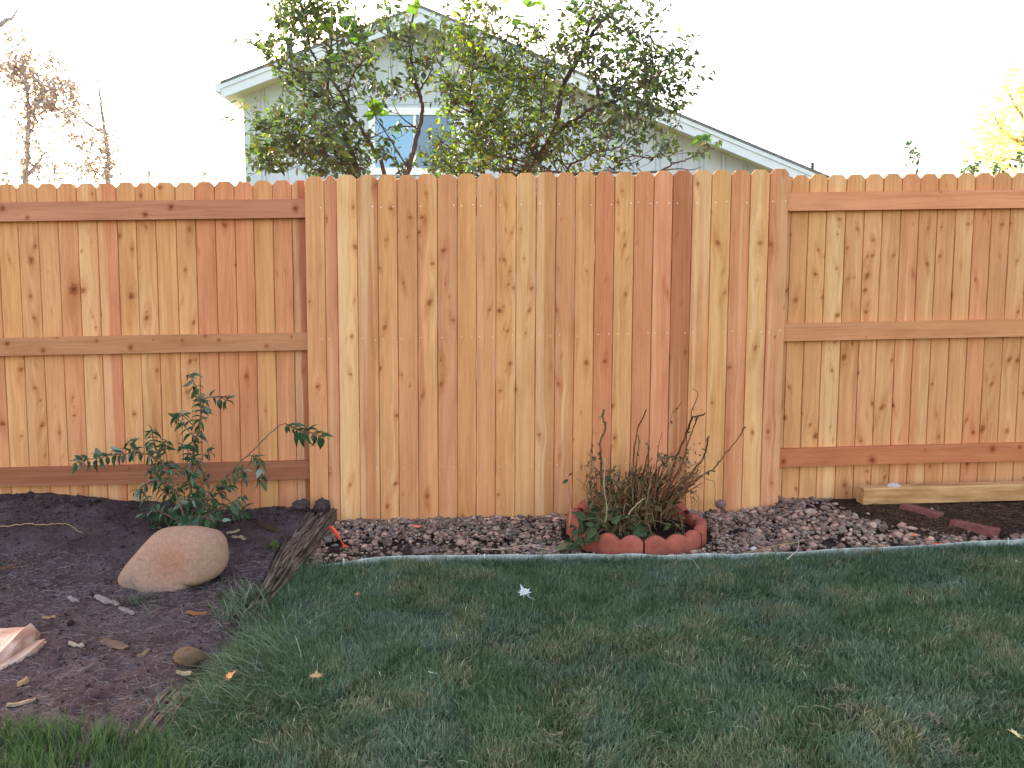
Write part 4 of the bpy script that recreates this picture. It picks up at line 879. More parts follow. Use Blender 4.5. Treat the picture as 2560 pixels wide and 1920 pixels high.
# ------------------------------------------------------------------ scalloped ring
def ring_piece(a0,a1,k,label,dz=0.,dr=0.):
    n=60; th=np.linspace(a0+.012,a1-.012,n); ph=(th-a0)/(a1-a0)*3*math.pi; s=np.abs(np.sin(ph))**.8
    base=GS*RC_[0]-.02
    sec=[]; hh=.068+.032*s
    ro=RR+.020+.011*s; ri=RR-.028
    prof=[(1,0,0),(1,.55,0),(1,.85,-.004),(.86,.97,0),(.6,1.,0),(.3,.98,0),(.1,.9,0),(0,.7,0),(0,0,0)]
    V=[]
    for u,v,e in prof:
        r=ri+(ro-ri)*u+dr; z=base+dz+hh*v*1.0+.02*0
        V.append(np.stack([RC_[0]+r*np.cos(th),RC_[1]+r*.98*np.sin(th),z+.0*th+.03*v*0],-1))
    V=np.vstack(V); m_=len(prof); i=np.arange(m_-1)[:,None]*n+np.arange(n-1)[None]
    V[:,2]+= .002*(fbm(V[:,0]*60,V[:,1]*60,k,2)-.5)
    q=np.stack([i,i+n,i+n+1,i+1],-1).reshape(-1,4)
    o=mesh('scalloped_edger',V,[q,[[x*n for x in range(m_)]],[[x*n+n-1 for x in range(m_)][::-1]]],M_TERRA,smooth=True); tag(o,label,'edging brick','terracotta scalloped ring pieces')
lab=['right','back right','back left','left','front left','front right']
a_s=[R_(-32+60*k) for k in range(6)]
names=['scalloped terracotta edger forming the right end of the ring, beside open gravel',
 'scalloped terracotta edger at the back right of the ring, near the fence','scalloped terracotta edger at the back left of the ring, under the dead canes',
 'scalloped terracotta edger at the far left of the ring, behind green leaves','scalloped terracotta edger at the front left of the ring, partly hidden by leaves',
 'cleanest front scalloped terracotta edger, right of the joint in the ring front']
dz=[.012,.04,.045,.03,.006,.006]
for k in range(6): ring_piece(a_s[k],a_s[k]+R_(60),k,names[k],dz[k])
# soil inside
def ringsoil():
    n=30; a=np.linspace(0,2*math.pi,60,endpoint=False); V=[]
    for r in np.linspace(0.01,RR-.03,n): V.append(np.stack([RC_[0]+r*np.cos(a),RC_[1]+r*.98*np.sin(a),GS*RC_[0]+.025+.02*fbm(RC_[0]+r*np.cos(a)*20,r*np.sin(a)*20,5)+.012*(r*np.sin(a)/RR)],-1))
    V=np.vstack(V); i=np.arange(n-1)[:,None]*60; j=np.arange(60)[None]; j2=(j+1)%60
    o=mesh('planter_soil',V,[np.stack([i+j,i+60+j,i+60+j2,i+j2],-1).reshape(-1,4)],M_MULCH,smooth=True); tag(o,kind='structure')
ringsoil()

# ------------------------------------------------------------------ dead cut-back shrub in the ring
Dd=Shrub('pruned_shrub',(RC_[0]-.05,RC_[1]+.03,.03),'half dead cut back shrub with brown canes inside the terracotta ring','shrub',(.15,.075,.035))
def q3(x,y,Y=4.1): return at(1340+x/3.456,960+y/3.456,Y)
cD=pick([(.12,.075,.035),(.17,.11,.055),(.07,.09,.035),(.22,.18,.13)],[5,4,2,1])
DT=[leaf_template(.2,.5,.3),leaf_template(.26,.3,.2),leaf_template(.12,.6,.4)]
canes=[([(590,1180),(570,900),(560,720),(555,560),(560,480),(600,380),(575,280),(580,225)],.007,.004),
([(600,1180),(640,900),(700,760)],.005,.003),([(640,1180),(700,960),(670,800)],.004,.002),
([(760,1180),(740,980),(690,840)],.004,.003),
([(830,1150),(840,980),(840,800),(840,640),(860,480),(880,380),(920,300),(952,220)],.005,.0028),
([(840,900),(870,660),(890,520),(880,440)],.003,.002),([(880,1150),(900,900),(950,700),(975,520)],.005,.003),
([(900,1150),(960,880),(970,600),(965,500)],.004,.002),([(950,1150),(1000,920),(1040,700),(1060,540),(1090,420)],.003,.0015),
([(960,1150),(1060,900),(1180,720),(1240,560),(1300,430),(1340,310),(1400,280),(1455,262)],.007,.004),
([(1000,1140),(1100,960),(1230,760),(1310,520),(1370,360),(1405,265)],.005,.0028),
([(1335,320),(1350,220),(1400,85),(1355,40)],.003,.0015),
([(1000,1150),(1150,960),(1290,830),(1380,720),(1460,610),(1490,450)],.007,.004),
([(1020,1150),(1160,980),(1330,860),(1450,780),(1550,720),(1620,620),(1720,500),(1810,370)],.006,.003),
([(1150,980),(1250,910),(1360,870)],.006,.004),([(1100,1100),(1240,930),(1300,830),(1400,740)],.006,.003),
([(940,1150),(1020,960),(1120,850),(1200,740)],.004,.002),([(1380,780),(1500,830),(1545,860),(1545,1060)],.0022,.0018),
([(870,1150),(860,950),(900,800),(960,700),(1000,640)],.004,.002),([(1200,800),(1280,640),(1340,540)],.003,.0015),
([(1190,250),(1258,160)],.002,.002),([(1140,400),(1190,200)],.0015,.001),
([(520,1150),(470,880),(475,560),(500,385)],.0018,.0012),([(700,1130),(660,1000),(560,820),(480,810)],.003,.002),
([(470,1100),(440,950),(400,870)],.0025,.0015),([(290,1250),(295,1080),(280,970),(305,910)],.0022,.0015),
([(580,1230),(612,1100),(590,900),(595,640)],.0035,.0028),([(1160,1100),(1240,950),(1290,1010)],.003,.002),
([(780,1160),(850,1060),(935,990)],.003,.003),([(1350,1180),(1450,1200),(1640,1255)],.0025,.0015)]
for k in range(95):   # short bristling canes in the middle
    x=RNG.normal(880,110); t=RNG.uniform(.1,.75); canes.append(([(x,1170),(x+60*t,980),(x+RNG.normal(130,60)*t+40,1010-330*RNG.uniform(.5,1.0))],RNG.uniform(.0025,.005),.0018))
for k in range(34):
    x=RNG.uniform(520,740); t=RNG.uniform(-1,.6); canes.append(([(x,1180),(x+40*t,1020),(x+130*t,RNG.uniform(700,980))],.0032,.0014))
for k in range(30):
    x=RNG.uniform(1000,1150); canes.append(([(x,1160),(x+90,1000),(x+RNG.uniform(160,330),RNG.uniform(740,930))],.0045,.002))
for pl,r0,r1 in canes:
    Yc=RC_[1]+RNG.normal(0,.07); pts=[q3(x,y,Yc+i*RNG.normal(.0,.012)) for i,(x,y) in enumerate(pl)]
    col=np.array([.15,.072,.035])*RNG.uniform(.6,1.5) if RNG.random()<.9 else np.array([.28,.19,.10])
    if (pl[0][0],pl[0][1]) in ((580,1230),(780,1160),(290,1250)): col=np.array([.42,.31,.19]); pts=[q3(x,y,RC_[1]-.2) for x,y in pl]
    p=Dd.branch(pts,r0,r1,5,5,col=col)
    for q in p[len(p)//3:]:
        if RNG.random()<.20: Dd.leaf(q,RNG.normal(0,1,3)+[0,0,-.5],RNG.normal(0,1,3),RNG.uniform(.015,.035),cD())
for (x,y,rx,ry,n,sz) in [(1150,640,110,50,30,.03),(880,850,130,120,90,.026),(640,800,80,90,40,.03),(1080,1060,110,70,40,.045),(900,1080,160,110,120,.035),(600,1020,150,110,80,.032),(480,720,100,90,24,.024),(760,950,200,120,70,.026),(1330,700,130,80,22,.022),(1350,970,30,60,12,.02),(860,1220,170,70,60,.04),(1230,1180,90,50,20,.03),(480,900,70,60,20,.025),(1400,560,60,60,8,.02)]:
    for i in range(n):
        a=RNG.uniform(0,6.28); r=math.sqrt(RNG.random()); p=q3(x+rx*r*math.cos(a),y+ry*r*math.sin(a),RC_[1]+RNG.normal(-.03,.08))
        Dd.leaf(p,RNG.normal(0,1,3)+[0,0,-.6],RNG.normal(0,.8,3)+[0,-.5,.5],sz*RNG.uniform(.6,1.3),cD())
        if RNG.random()<.4: Dd.branch([p,p+RNG.normal(0,.02,3)+[0,0,-.03],p+RNG.normal(0,.02,3)+[0,0,-.07]],.0012,.0012,4,2,keep=False,col=np.array([.28,.2,.11]))
cE=pick([(.06,.085,.04),(.075,.10,.045),(.11,.10,.05)],[2,1,1])
for (x,y,n,sz) in [(490,1110,6,.075),(540,1200,4,.075),(690,1100,4,.08),(700,1180,3,.07),(890,1250,5,.09),(470,1240,4,.08),(460,1370,4,.09),(370,1290,4,.07),(640,1360,2,.06),(1170,1220,2,.05),(350,815,2,.045),(720,1330,4,.07),(760,1420,3,.06),(410,1180,4,.07),(330,1260,4,.06),(330,1370,5,.07),(930,1330,2,.07)]:
    p=q3(x,y,RC_[1]-.26 if y>1150 else RC_[1]-.18)
    for k in range(n): Dd.leaf(p+RNG.normal(0,.018,3),np.array([RNG.normal(0,.8),RNG.normal(-.3,.3),RNG.normal(-.2,.5)]),np.array([0,-.8,.6])+RNG.normal(0,.3,3),sz*RNG.uniform(.6,1.1),cE())
    Dd.branch([np.array([RC_[0]-.1+RNG.normal(0,.05),RC_[1]-.1,.04]),(p+[RC_[0]-.1,RC_[1]-.1,.14])/2,p],.0022,.0015,4,4,keep=False,col=np.array([.20,.15,.07]))
Dd.finish(M_LEAF2,DT+[leaf_template(.3,.25,.1)],woodname='canes')

# ------------------------------------------------------------------ grass
def blades(x,y,z,L,wd,az,lean,c0,c1,curve=1.):
    n=len(x); t=np.array([0,.4,.75,1.]); w=np.array([1,.85,.55,0.])
    dx,dy=np.cos(az),np.sin(az); sx,sy=-dy,dx; rot=RNG.uniform(-1.2,1.2,n); sx2=sx*np.cos(rot)+dx*np.sin(rot); sy2=sy*np.cos(rot)+dy*np.sin(rot)
    P=[];C_=[]
    for k in range(4):
        out=L*lean*(t[k]**(1+curve*.8)); up=L*np.sqrt(np.maximum(.05,1-lean**2))*t[k]*(1-.25*lean*t[k])
        cx=x+dx*out; cy=y+dy*out; cz=z+up; cc=c0+(c1-c0)*(t[k]**2)
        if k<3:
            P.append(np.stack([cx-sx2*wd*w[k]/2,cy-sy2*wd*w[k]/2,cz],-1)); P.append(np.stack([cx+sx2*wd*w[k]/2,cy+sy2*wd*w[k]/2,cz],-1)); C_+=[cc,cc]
        else: P.append(np.stack([cx,cy,cz],-1)); C_.append(cc)
    V=np.stack(P,1); Cc=np.stack(C_,1); off=(np.arange(n)*7)[:,None,None]
    Q=(np.array([[0,1,3,2],[2,3,5,4]])[None]+off).reshape(-1,4); T=(np.array([[4,5,6]])[None]+off).reshape(-1,3)
    return V.reshape(-1,3),Q,T,Cc.reshape(-1,3)
def lawn_grass():
    N=460000; y=RNG.uniform(1.45,3.84,N); x=RNG.uniform(-.97,1,N)*1.; x=-.93+(3.1+.93)*RNG.random(N)
    # keep what stands near the view, denser there
    lim=.72*y+.35; keep=(y<edge_y(x)-.004)&((x<lim)|(RNG.random(N)<.25)); x,y=x[keep],y[keep]; n=len(x)
    p1=fbm(x*4.,y*3.5,41,3); p2=fbm(x*7,y*6,42,3); p3=fbm(x*11,y*14,47,2)
    az=3.1+14*fbm(x*3.5,y*3.5,43,2)+RNG.normal(0,1.3,n); lean=np.clip(.48+.5*(fbm(x*9,y*9,44,2)-.45)+RNG.normal(0,.24,n),.05,.97)
    L=(.022+.022*RNG.random(n))*(.85+.35*p2); thin=(p3>.66)&(RNG.random(n)<.6); L=np.where(thin,L*.45,L)
    nearE=np.clip((y-edge_y(x)+.06)/.06,0,1); L*=1+nearE*(.9*(RNG.random(n)<.22)+.5*(fbm(x*7,x*0,88,2)-.4))
    nearT=np.clip((TX+.12-x)/.12,0,1); L*=1+.5*nearT
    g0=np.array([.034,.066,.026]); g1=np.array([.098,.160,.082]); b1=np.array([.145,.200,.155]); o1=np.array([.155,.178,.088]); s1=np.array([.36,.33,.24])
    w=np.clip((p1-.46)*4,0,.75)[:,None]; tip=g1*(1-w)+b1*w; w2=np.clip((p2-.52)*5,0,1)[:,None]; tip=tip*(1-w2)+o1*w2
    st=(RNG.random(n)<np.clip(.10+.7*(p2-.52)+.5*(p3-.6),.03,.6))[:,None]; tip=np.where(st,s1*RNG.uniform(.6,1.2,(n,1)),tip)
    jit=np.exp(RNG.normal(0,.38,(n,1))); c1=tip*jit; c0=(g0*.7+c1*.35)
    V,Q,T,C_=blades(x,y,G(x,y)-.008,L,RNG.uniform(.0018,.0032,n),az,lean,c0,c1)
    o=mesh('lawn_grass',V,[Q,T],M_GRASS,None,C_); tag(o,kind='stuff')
lawn_grass()
def tuft(cx,cy,n,L,spread,azm,azs,lean,pal,wd=.0035,zo=0.):
    x=cx+RNG.normal(0,spread,n); y=cy+RNG.normal(0,spread,n); az=azm+RNG.normal(0,azs,n); ln=np.clip(lean+RNG.normal(0,.15,n),.05,.97)
    l=L*RNG.uniform(.5,1.25,n); pal=np.array(pal); c=pal[RNG.integers(0,len(pal),n)]*RNG.uniform(.7,1.3,(n,1))
    return blades(x,y,G(x,y)-.01+zo,l,RNG.uniform(.7,1.3,n)*wd,az,ln,c*.6,c,1.4)
def merge(name,parts,mat,**k):
    Vs=[];Qs=[];Ts=[];Cs=[];n=0
    for V,Q,T,C_ in parts: Vs.append(V);Qs.append(Q+n);Ts.append(T+n);Cs.append(C_);n+=len(V)
    o=mesh(name,np.vstack(Vs),[np.vstack(Qs),np.vstack(Ts)],mat,None,np.vstack(Cs)); return tag(o,**k)
GP=[(.08,.15,.05),(.06,.11,.045),(.13,.19,.11),(.22,.27,.21),(.045,.09,.03)]
parts=[]
for i in range(120):      # long unmown grass sweeping over the boundary
    t=RNG.random(); y=1.75+1.3*t; x=TX+.10+RNG.normal(0,.05)-.08*sm((2.15-y)/.3)+.03*sm((y-2.7)/.2)
    parts.append(tuft(x,y,26,.11 if y>2.1 else .09,.03,R_(RNG.normal(170,55)),.8,.92,GP,.0030))
for i in range(60):
    y=RNG.uniform(2.3,2.75); parts.append(tuft(TX+.15+RNG.normal(.0,.05),y,30,.15,.035,R_(RNG.normal(188,22)),.4,.96,GP,.0034))
for i in range(14):
    y=RNG.uniform(2.95,3.2); parts.append(tuft(-.98+RNG.normal(0,.05),y,22,.12,.03,R_(RNG.normal(150,40)),.7,.7,GP,.0036))
for i in range(70):       # bottom left corner, upright
    q=gnd(RNG.uniform(-60,430),RNG.uniform(1835,1990),.03); parts.append(tuft(q[0],q[1],46,.085,.03,R_(RNG.uniform(0,360)),1.2,.40,[(.09,.17,.04),(.07,.13,.04),(.12,.17,.09)],.0032))
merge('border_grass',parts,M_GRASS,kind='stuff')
# weeds one can tell apart
def weed(name,label,cx,cy,n,L,lean,pal,sp=.02,wd=.005,group=None):
    V,Q,T,C_=tuft(cx,cy,n,L,sp,0,3.,lean,pal,wd); o=mesh(name,V,[Q,T],M_GRASS,None,C_); tag(o,label,'weed',group)
q=gnd(690,1365,.06); weed('weed','bright green low weed on the soil left of the old timber',q[0],q[1],60,.055,.75,[(.10,.17,.03),(.13,.19,.05)],.02,.007)
q=gnd(695,1420,.05); weed('grass_tuft','wiry grass tuft leaning on the old timber, halfway along it',q[0],q[1],60,.10,.8,GP,.018,.0035)
q=gnd(345,1510,.02); weed('grass_tuft','flattened grey green tuft just in front of the boulder',q[0],q[1],110,.10,.92,[(.13,.16,.13),(.09,.13,.08),(.16,.16,.12)],.035,.0038)
q=gnd(375,1560,.02); weed('grass_tuft','small pale dry tuft on the soil below the boulder',q[0],q[1],40,.075,.92,[(.16,.18,.14),(.12,.13,.1)],.02,.004)

# ------------------------------------------------------------------ litter
def fibres(name,n,xr,yr,pal,L=(.012,.06),wd=.0011,zo=.003,cond=None,zf=None):
    x=RNG.uniform(*xr,n); y=RNG.uniform(*yr,n)
    if cond is not None: k=cond(x,y); x,y=x[k],y[k]; n=len(x)
    az=RNG.normal(0.1,.75,n); az=np.where(RNG.random(n)<.5,az,az+math.pi); l=RNG.uniform(*L,n); l*=RNG.random(n)**.5
    P=[]; zf=zf or soilz; b=RNG.normal(0,.2,n); tt=np.linspace(0,1,5)
    for t in tt:
        px=x+np.cos(az+b*(t-.5)*2)*l*t; py=y+np.sin(az+b*(t-.5)*2)*l*t; pz=zf(px,py)+zo+.004*np.sin(t*3.1)*RNG.random(n)
        for s in (-1,1): P.append(np.stack([px-np.sin(az)*s*wd/2,py+np.cos(az)*s*wd/2,pz+ (.0006 if s>0 else 0)],-1))
    V=np.stack(P,1); off=(np.arange(n)*10)[:,None,None]; Q=(np.array([[2*k,2*k+2,2*k+3,2*k+1] for k in range(4)])[None]+off).reshape(-1,4)
    pal=np.array(pal); c=pal[RNG.integers(0,len(pal),n)]*RNG.uniform(.6,1.35,(n,1))
    o=mesh(name,V.reshape(-1,3),[Q],M_DEBRIS,None,np.repeat(c,10,0)); tag(o,kind='stuff')
fibres('soil_litter',70000,(-3.2,TX),(1.75,3.7),[(.15,.115,.125),(.18,.145,.15),(.13,.07,.055),(.24,.185,.165),(.10,.075,.09),(.06,.04,.045)],cond=lambda x,y:RNG.random(len(x))<np.clip(1.5-(y-2.0)*.5,.3,1)*np.clip(fbm(x*4,y*4,77,2)*2-.3,.2,1))
fibres('mulch_litter',9000,(1.7,3.4),(3.85,4.35),[(.07,.04,.025),(.16,.10,.05),(.10,.06,.04)],zf=mz,cond=lambda x,y:y>edge_y(x)+.1)
fibres('lawn_litter',1500,(-.9,2.6),(1.5,3.7),[(.20,.18,.13),(.15,.15,.12),(.26,.22,.16)],L=(.015,.06),wd=.0013,zf=lambda a,b:G(a,b)+.017,cond=lambda x,y:(fbm(x*3,y*4,91,2)>.60)&(y<edge_y(x)-.03))
# crumbs on the soil
def crumbs():
    n=9000; x=RNG.uniform(-3.4,TX-.02,n); y=RNG.uniform(1.7,4.40,n); k=y<fy(x)-.02; x,y=x[k],y[k]; n=len(x)
    sz=.003*np.exp(RNG.normal(0,.5,n))*(1+1.6*sm((y-3.9)/.4)); c=np.array([.05,.032,.030])*RNG.uniform(.5,1.7,(n,1))
    o=stones('soil_crumbs',np.stack([x,y,soilz(x,y)+sz*.2],-1),sz,c,M_DEBRIS,.8); tag(o,kind='stuff')
crumbs()
def sliver(name,label,cat,pa,pb,wd,th,col,h,mat=None,group=None,taper=.35,bend=0.,zf=None,n=9):
    a=gnd(*pa,h); b=gnd(*pb,h); zf=zf or soilz
    t=np.linspace(0,1,n); c=a[None,:2]*(1-t[:,None])+b[None,:2]*t[:,None]; d=(b-a)[:2]; d/=np.linalg.norm(d); nr=np.array([-d[1],d[0]])
    rg=np.random.default_rng(int(pa[0]*7+pa[1])); w=wd*(taper+(1-taper)*np.sin(math.pi*np.clip(t*.9+.05,0,1))**.6)*(1+rg.normal(0,.10,n))
    c=c+nr*bend*np.sin(t*math.pi)[:,None]; z=zf(c[:,0],c[:,1])+.003
    z=np.maximum(z,z.mean()-.002)
    V=[]
    for s,dz in ((-1,0),(-.45,th),(.5,th*1.1),(1,0)): V.append(np.stack([c[:,0]+nr[0]*s*w/2,c[:,1]+nr[1]*s*w/2,z+dz+rg.normal(0,th*.12,n)],-1))
    V=np.vstack(V); i=np.arange(3)[:,None]*n+np.arange(n-1)[None]; q=np.stack([i,i+1,i+1+n,i+n],-1).reshape(-1,4)
    cc=np.array(col)*rg.uniform(.55,.98,(len(V),1))
    o=mesh(name,V,[q,[[0,n,2*n,3*n]],[[n-1,4*n-1,3*n-1,2*n-1]]],mat or M_DEBRIS,None,cc); tag(o,label,cat,group); return o
z1=lambda x,y:(x/2.676,1300+y/2.676)
zz=lambda x,y:(x/2.514,900+y/2.514)
g='wood chips on the soil bed'
sliver('wood_chip','long grey splinter pointing away from the front of the boulder','wood chip',z1(640,520),z1(790,585),.03,.007,(.26,.21,.20),.03,group=g)
sliver('wood_chip','thin grey splinter end, right of the long grey splinter','wood chip',z1(800,600),z1(900,650),.024,.006,(.22,.18,.17),.03,group=g)
sliver('wood_chip','short pale grey chip left of the long grey splinter','wood chip',z1(460,540),z1(525,560),.022,.006,(.26,.22,.21),.03,group=g)
sliver('wood_chip','orange brown chip on the soil below and right of the boulder','wood chip',z1(1250,655),z1(1385,650),.020,.006,(.34,.13,.04),.02,group=g)
sliver('wood_chip','upper of the two tan chips beside the shrub foot','wood chip',zz(1425,1090),zz(1505,1075),.020,.008,(.36,.25,.15),.08,group=g)
sliver('wood_chip','lower of the two tan chips beside the shrub foot','wood chip',zz(1460,1105),zz(1545,1122),.020,.008,(.34,.25,.16),.08,group=g)
sliver('wood_chip','dark brown bark piece between the shrub and the old timber','wood chip',zz(1625,1045),zz(1755,1090),.034,.014,(.09,.05,.035),.08,group=g)
sliver('wood_chip','broad dull brown bark flake in the middle of the near soil','wood chip',z1(685,840),z1(850,880),.045,.004,(.17,.11,.08),.02,group=g)
sliver('wood_chip','pale two toned chip left of the broad bark flake','wood chip',z1(465,850),z1(560,890),.022,.006,(.34,.27,.22),.02,group=g)
sliver('wood_chip','slim tan stick chip pointing up towards the half hidden stone','wood chip',z1(920,960),z1(1000,900),.012,.006,(.30,.19,.11),.02,group=g)
sliver('wood_chip','small tan chip lying left of the long grey splinter group','wood chip',z1(285,660),z1(370,668),.014,.006,(.30,.2,.1),.03,group=g)
sliver('wood_chip','pale chips leaning by the lower tip of the pink rock','wood chip',z1(120,1120),z1(185,1065),.018,.012,(.42,.26,.14),.03,group=g)
sliver('wood_chip','tan chip at the lower left, below the pink rock','wood chip',z1(40,1270),z1(240,1235),.022,.006,(.32,.22,.15),.02,group=g)
sliver('wood_chip','rusty brown bark strip at the left edge above the pink rock','wood chip',z1(10,350),z1(120,340),.030,.006,(.14,.055,.035),.03,group=g)
sliver('wood_chip','tan chip lying on the long grass right of the half hidden stone','wood chip',z1(1180,1040),z1(1280,1030),.020,.006,(.36,.26,.16),.06,group=g,zf=lambda x,y:G(x,y)+.055)
st=MB()
def stick(name,label,pts,h,r,col,zf=soilz,lift=.004):
    P_=[gnd(x,y,h) for x,y in pts]; P_=smooth_path(P_,8); P_[:,2]=zf(P_[:,0],P_[:,1])+r+lift
    m=MB(); m.tube(P_,np.linspace(r,r*.5,len(P_)),5,col); o=m.build(name,M_DEBRIS,None,True); tag(o,label,'stick')
stick('stick','long thin tan stalk on the dark soil at the left edge',[zz(-20,1125),zz(150,1108),zz(300,1100),zz(400,1095),zz(480,1110),zz(520,1125)],.09,.0028,(.36,.24,.12))
rz=lambda x,y:G(x,y)+.012
stick('stick','long pale stalk lying on the gravel left of the ring',[(660+x/2.989,1200+y/2.989) for x,y in [(1620,515),(1800,512),(1940,488),(2050,505),(2160,515)]],.02,.0028,(.40,.31,.22),rz,.01)
stick('stick','short pale stalk crossing the long stalk left of the ring',[(660+x/2.989,1200+y/2.989) for x,y in [(2120,540),(2200,518),(2260,500)]],.02,.0022,(.36,.28,.2),rz,.012)
stick('stick','tan stalk on the gravel beside the edging, right of the ring',[(1900+x/3.318,1000+y/3.318) for x,y in [(-100,1255),(40,1230),(160,1200),(290,1190),(360,1170)]],.02,.0032,(.36,.24,.12),rz,.012)
stick('stick','pale curved stem crossing the edging onto the grass',[(1900+x/3.318,1000+y/3.318) for x,y in [(225,1350),(270,1310),(305,1280),(318,1230),(320,1190)]],.02,.0035,(.32,.28,.25),lambda x,y:G(x,y)+.03,.003)
stick('stick','thin dry twig on the grass in front of the ring',[(1340+x/3.456,960+y/3.456) for x,y in [(1250,1490),(1310,1510),(1370,1570),(1420,1640)]],.02,.002,(.26,.21,.17),lambda x,y:G(x,y)+.03)
sliver('driftwood','brown weathered wood piece on the gravel beside the tan stalk','wood piece',(1900+150/3.318,1000+1185/3.318),(1900+300/3.318,1000+1165/3.318),.03,.012,(.20,.13,.10),.02,zf=rz)
sliver('flat_stone','broad flat brown stone lying in the gravel near the orange ribbon','stone',(660+1115/2.989,1200+530/2.989),(660+1290/2.989,1200+505/2.989),.045,.014,(.19,.13,.12),.02,zf=rz,mat=M_STONE)
# orange survey ribbon, plastic scraps
m_or,nt,b=newmat('orange_plastic',.45,.4); b.inputs['Base Color'].default_value=(.75,.075,.018,1)
m_pk,nt,b=newmat('pink_plastic',.5,.4); b.inputs['Base Color'].default_value=(.75,.14,.12,1)
def ribbon():
    pl=[(478,350),(520,395),(560,440),(600,480),(650,504)]; Y=[4.08,4.06,4.02,3.98,3.96]
    L=[at(660+x/2.989,1200+y/2.989,Yy) for (x,y),Yy in zip(pl,Y)]; wds=[(34,0),(34,-4),(30,8),(-6,0),(-20,0)]
    wds=[(38,-4),(34,2),(16,6),(-14,18),(-70,0)]
    Rr=[at(660+(x+a)/2.989,1200+(y+b_)/2.989,Yy-.008) for (x,y),(a,b_),Yy in zip(pl,wds,Y)]
    V=[];
    for a,b_ in zip(L,Rr): V+=[a,(a+b_)/2+np.array([0,-.006,.002]),b_]
    V=np.array(V); q=[]
    for k in range(4):
        for j in range(2): q.append((3*k+j,3*k+j+1,3*k+j+4,3*k+j+3))
    n=len(V); V=np.vstack([V,V+[0,.0015,0]]); q+= [tuple(v+n for v in f[::-1]) for f in q]
    o=mesh('marker_ribbon',V,[q],m_or,None); tag(o,'folded bright orange plastic marker beside the old timber end','plastic marker')
ribbon()
def scrap(name,label,pa,pb,wd,mat,zf,h=.02,cat='plastic scrap'):
    o=sliver(name,label,cat,pa,pb,wd,.006,(1,1,1),h,mat=mat,zf=zf,taper=.8)
scrap('plastic_scrap','flat orange plastic strip on the gravel at right, by the edging',(1900+1435/3.318,1000+1190/3.318),(1900+1620/3.318,1000+1196/3.318),.026,m_or,lambda x,y:G(x,y)+.016)
scrap('plastic_scrap','tiny orange scrap on a pink stone, right of centre gravel',(1900+1262/3.318,1000+1138/3.318),(1900+1292/3.318,1000+1140/3.318),.012,m_or,lambda x,y:G(x,y)+.02)
scrap('plastic_scrap','small pink plastic scrap in the gravel before the middle fence',(660+1120/2.989,1200+370/2.989),(660+1168/2.989,1200+376/2.989),.022,m_pk,lambda x,y:G(x,y)+.018)
m_wh=plain('bleached_leaf',(.46,.44,.46),.8,.2,60,.15,0)
scrap('plastic_scrap','tiny white scrap on the gravel right of the terracotta ring',(1340+1860/3.456,960+1420/3.456),(1340+1890/3.456,960+1408/3.456),.022,m_wh,lambda x,y:G(x,y)+.02)
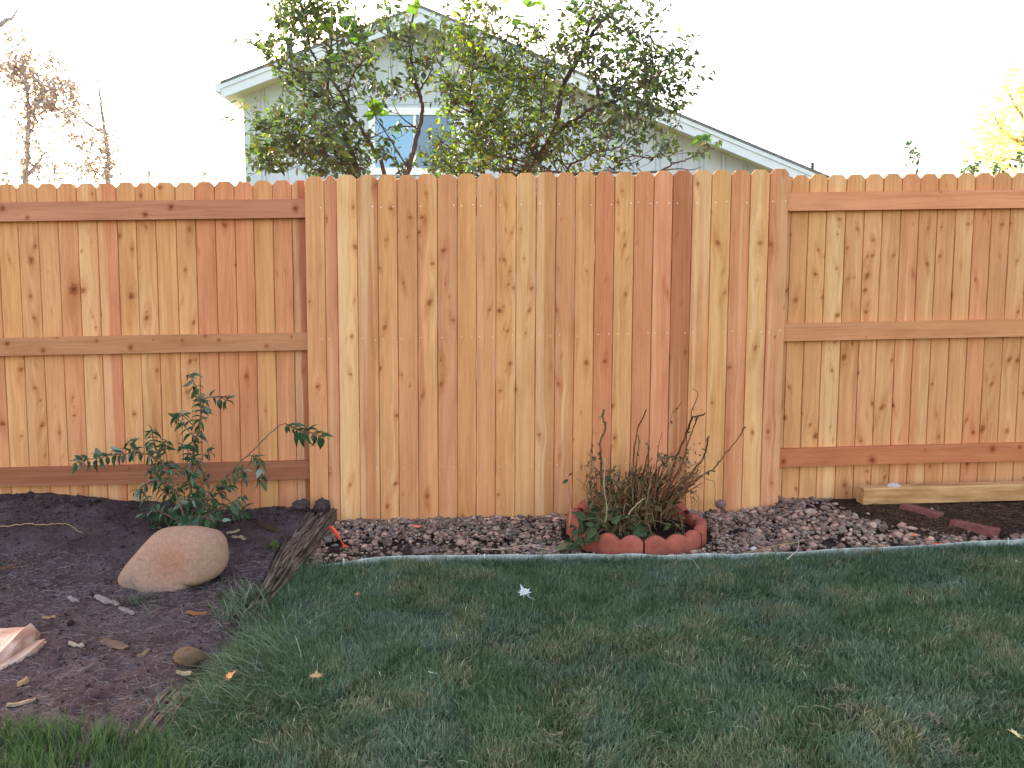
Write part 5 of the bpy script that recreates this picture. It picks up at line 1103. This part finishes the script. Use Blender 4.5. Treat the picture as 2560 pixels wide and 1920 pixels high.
# leaves fallen on the lawn
def maple(label,px,py,size,ang,mat,h=.035,tilt=.5,seed=0,col=(1,1,1)):
    q=gnd(px,py,h); rg=random.Random(seed)
    prof=[(0,-.1),(.12,-.05),(.35,-.35),(.3,-.05),(.75,-.1),(.5,.1),(.8,.35),(.45,.3),(.4,.5),(.22,.42),(.15,.6),(0,1.05)]
    out=[(x+rg.uniform(-.03,.03),y) for x,y in prof]; out=out+[(-x,y) for x,y in prof[-2:0:-1]]
    V=[(0,.15,-.05)]+[(x,y,.12*abs(x)+.10*y*y) for x,y in out]
    V=np.array(V)*size; Rm=np.array(Matrix.Rotation(ang,3,'Z')@Matrix.Rotation(tilt,3,'X')); V=V@Rm.T+q; n=len(out)
    T=[(0,1+k,1+(k+1)%n) for k in range(n)]
    V=np.vstack([V,V-[0,0,.0008]]); T+= [(n+1,n+2+(k+1)%n,n+2+k) for k in range(n)]
    m=MB(); m.add(V,[T],col); a=np.array([0,.0,0])@Rm.T+q; m.tube([a,a+np.array([.25,-.5,.05])@Rm.T*size,a+np.array([.7,-.9,.02])@Rm.T*size],size*.02,4,(.5,.4,.3)); o=m.build('fallen_leaf',mat); tag(o,label,'leaf','fallen leaves on the lawn'); return o
maple('silvery white lobed leaf on the grass, below the middle fence',1312,1484,.040,R_(40),m_wh,.05,.75,1)
M_DL=plain('dry_leaf',(.30,.19,.10),.8,.2,50,.3,0)
maple('orange tan leaf in the grass right of the half hidden stone',570,1693,.03,R_(-60),plain('tan_leaf',(.50,.24,.10),.8,.2,50,.2,0),.06,.5,2)
maple('pale tan curled leaf in the lawn at the left side',790,1692,.028,R_(10),M_DL,.035,.3,3)
maple('pale yellow leaf at the right edge near the bottom',2545,1838,.03,R_(80),plain('yellow_leaf',(.50,.42,.22),.8,.2,50,.2,0),.04,.4,4)
maple('pale green leaf in the centre left of the lawn',1083,1682,.024,R_(150),plain('green_leaf',(.22,.30,.20),.8,.2,50,.2,0),.04,.3,5)
maple('small reddish dead leaf by the dry grass patch',892,1486,.016,R_(0),plain('red_leaf',(.30,.12,.07),.8,.2,50,.2,0),.035,.3,6)
maple('cream leaf at the far right of the lawn under the edging',2548,1405,.028,R_(100),plain('cream_leaf',(.50,.46,.34),.8,.2,50,.2,0),.035,.3,7)
# dead grass knots in the lawn
kn=[(1460,1720,'dry straw clump right of the lawn centre, darker hollow below'),(1450,1775,'pale bleached straw clump just under the darker straw clump'),(1395,1850,'mauve grey straw knot near the bottom centre'),(2100,1705,'whitish looped straw clump in the right half of the lawn'),(2140,1755,'small bleached straw tuft under the looped clump'),(2450,1670,'tan straw streak at the right edge of the lawn'),(2350,1780,'pinkish tan straw streak in the lower right'),(2370,1860,'star shaped dry stalk clump at the bottom right')]
for i,(px,py,lb) in enumerate(kn):
    q=gnd(px,py,.03); V,Q,T,C_=tuft(q[0],q[1],34,.045,.017,R_(20 if i%2 else 160),.9,.96,[(.24,.22,.16),(.17,.16,.14),(.29,.26,.20)],.0018,.018)
    o=mesh('straw_clump',V,[Q,T],M_DEBRIS,None,C_); tag(o,lb,'straw','straw clumps in the lawn')
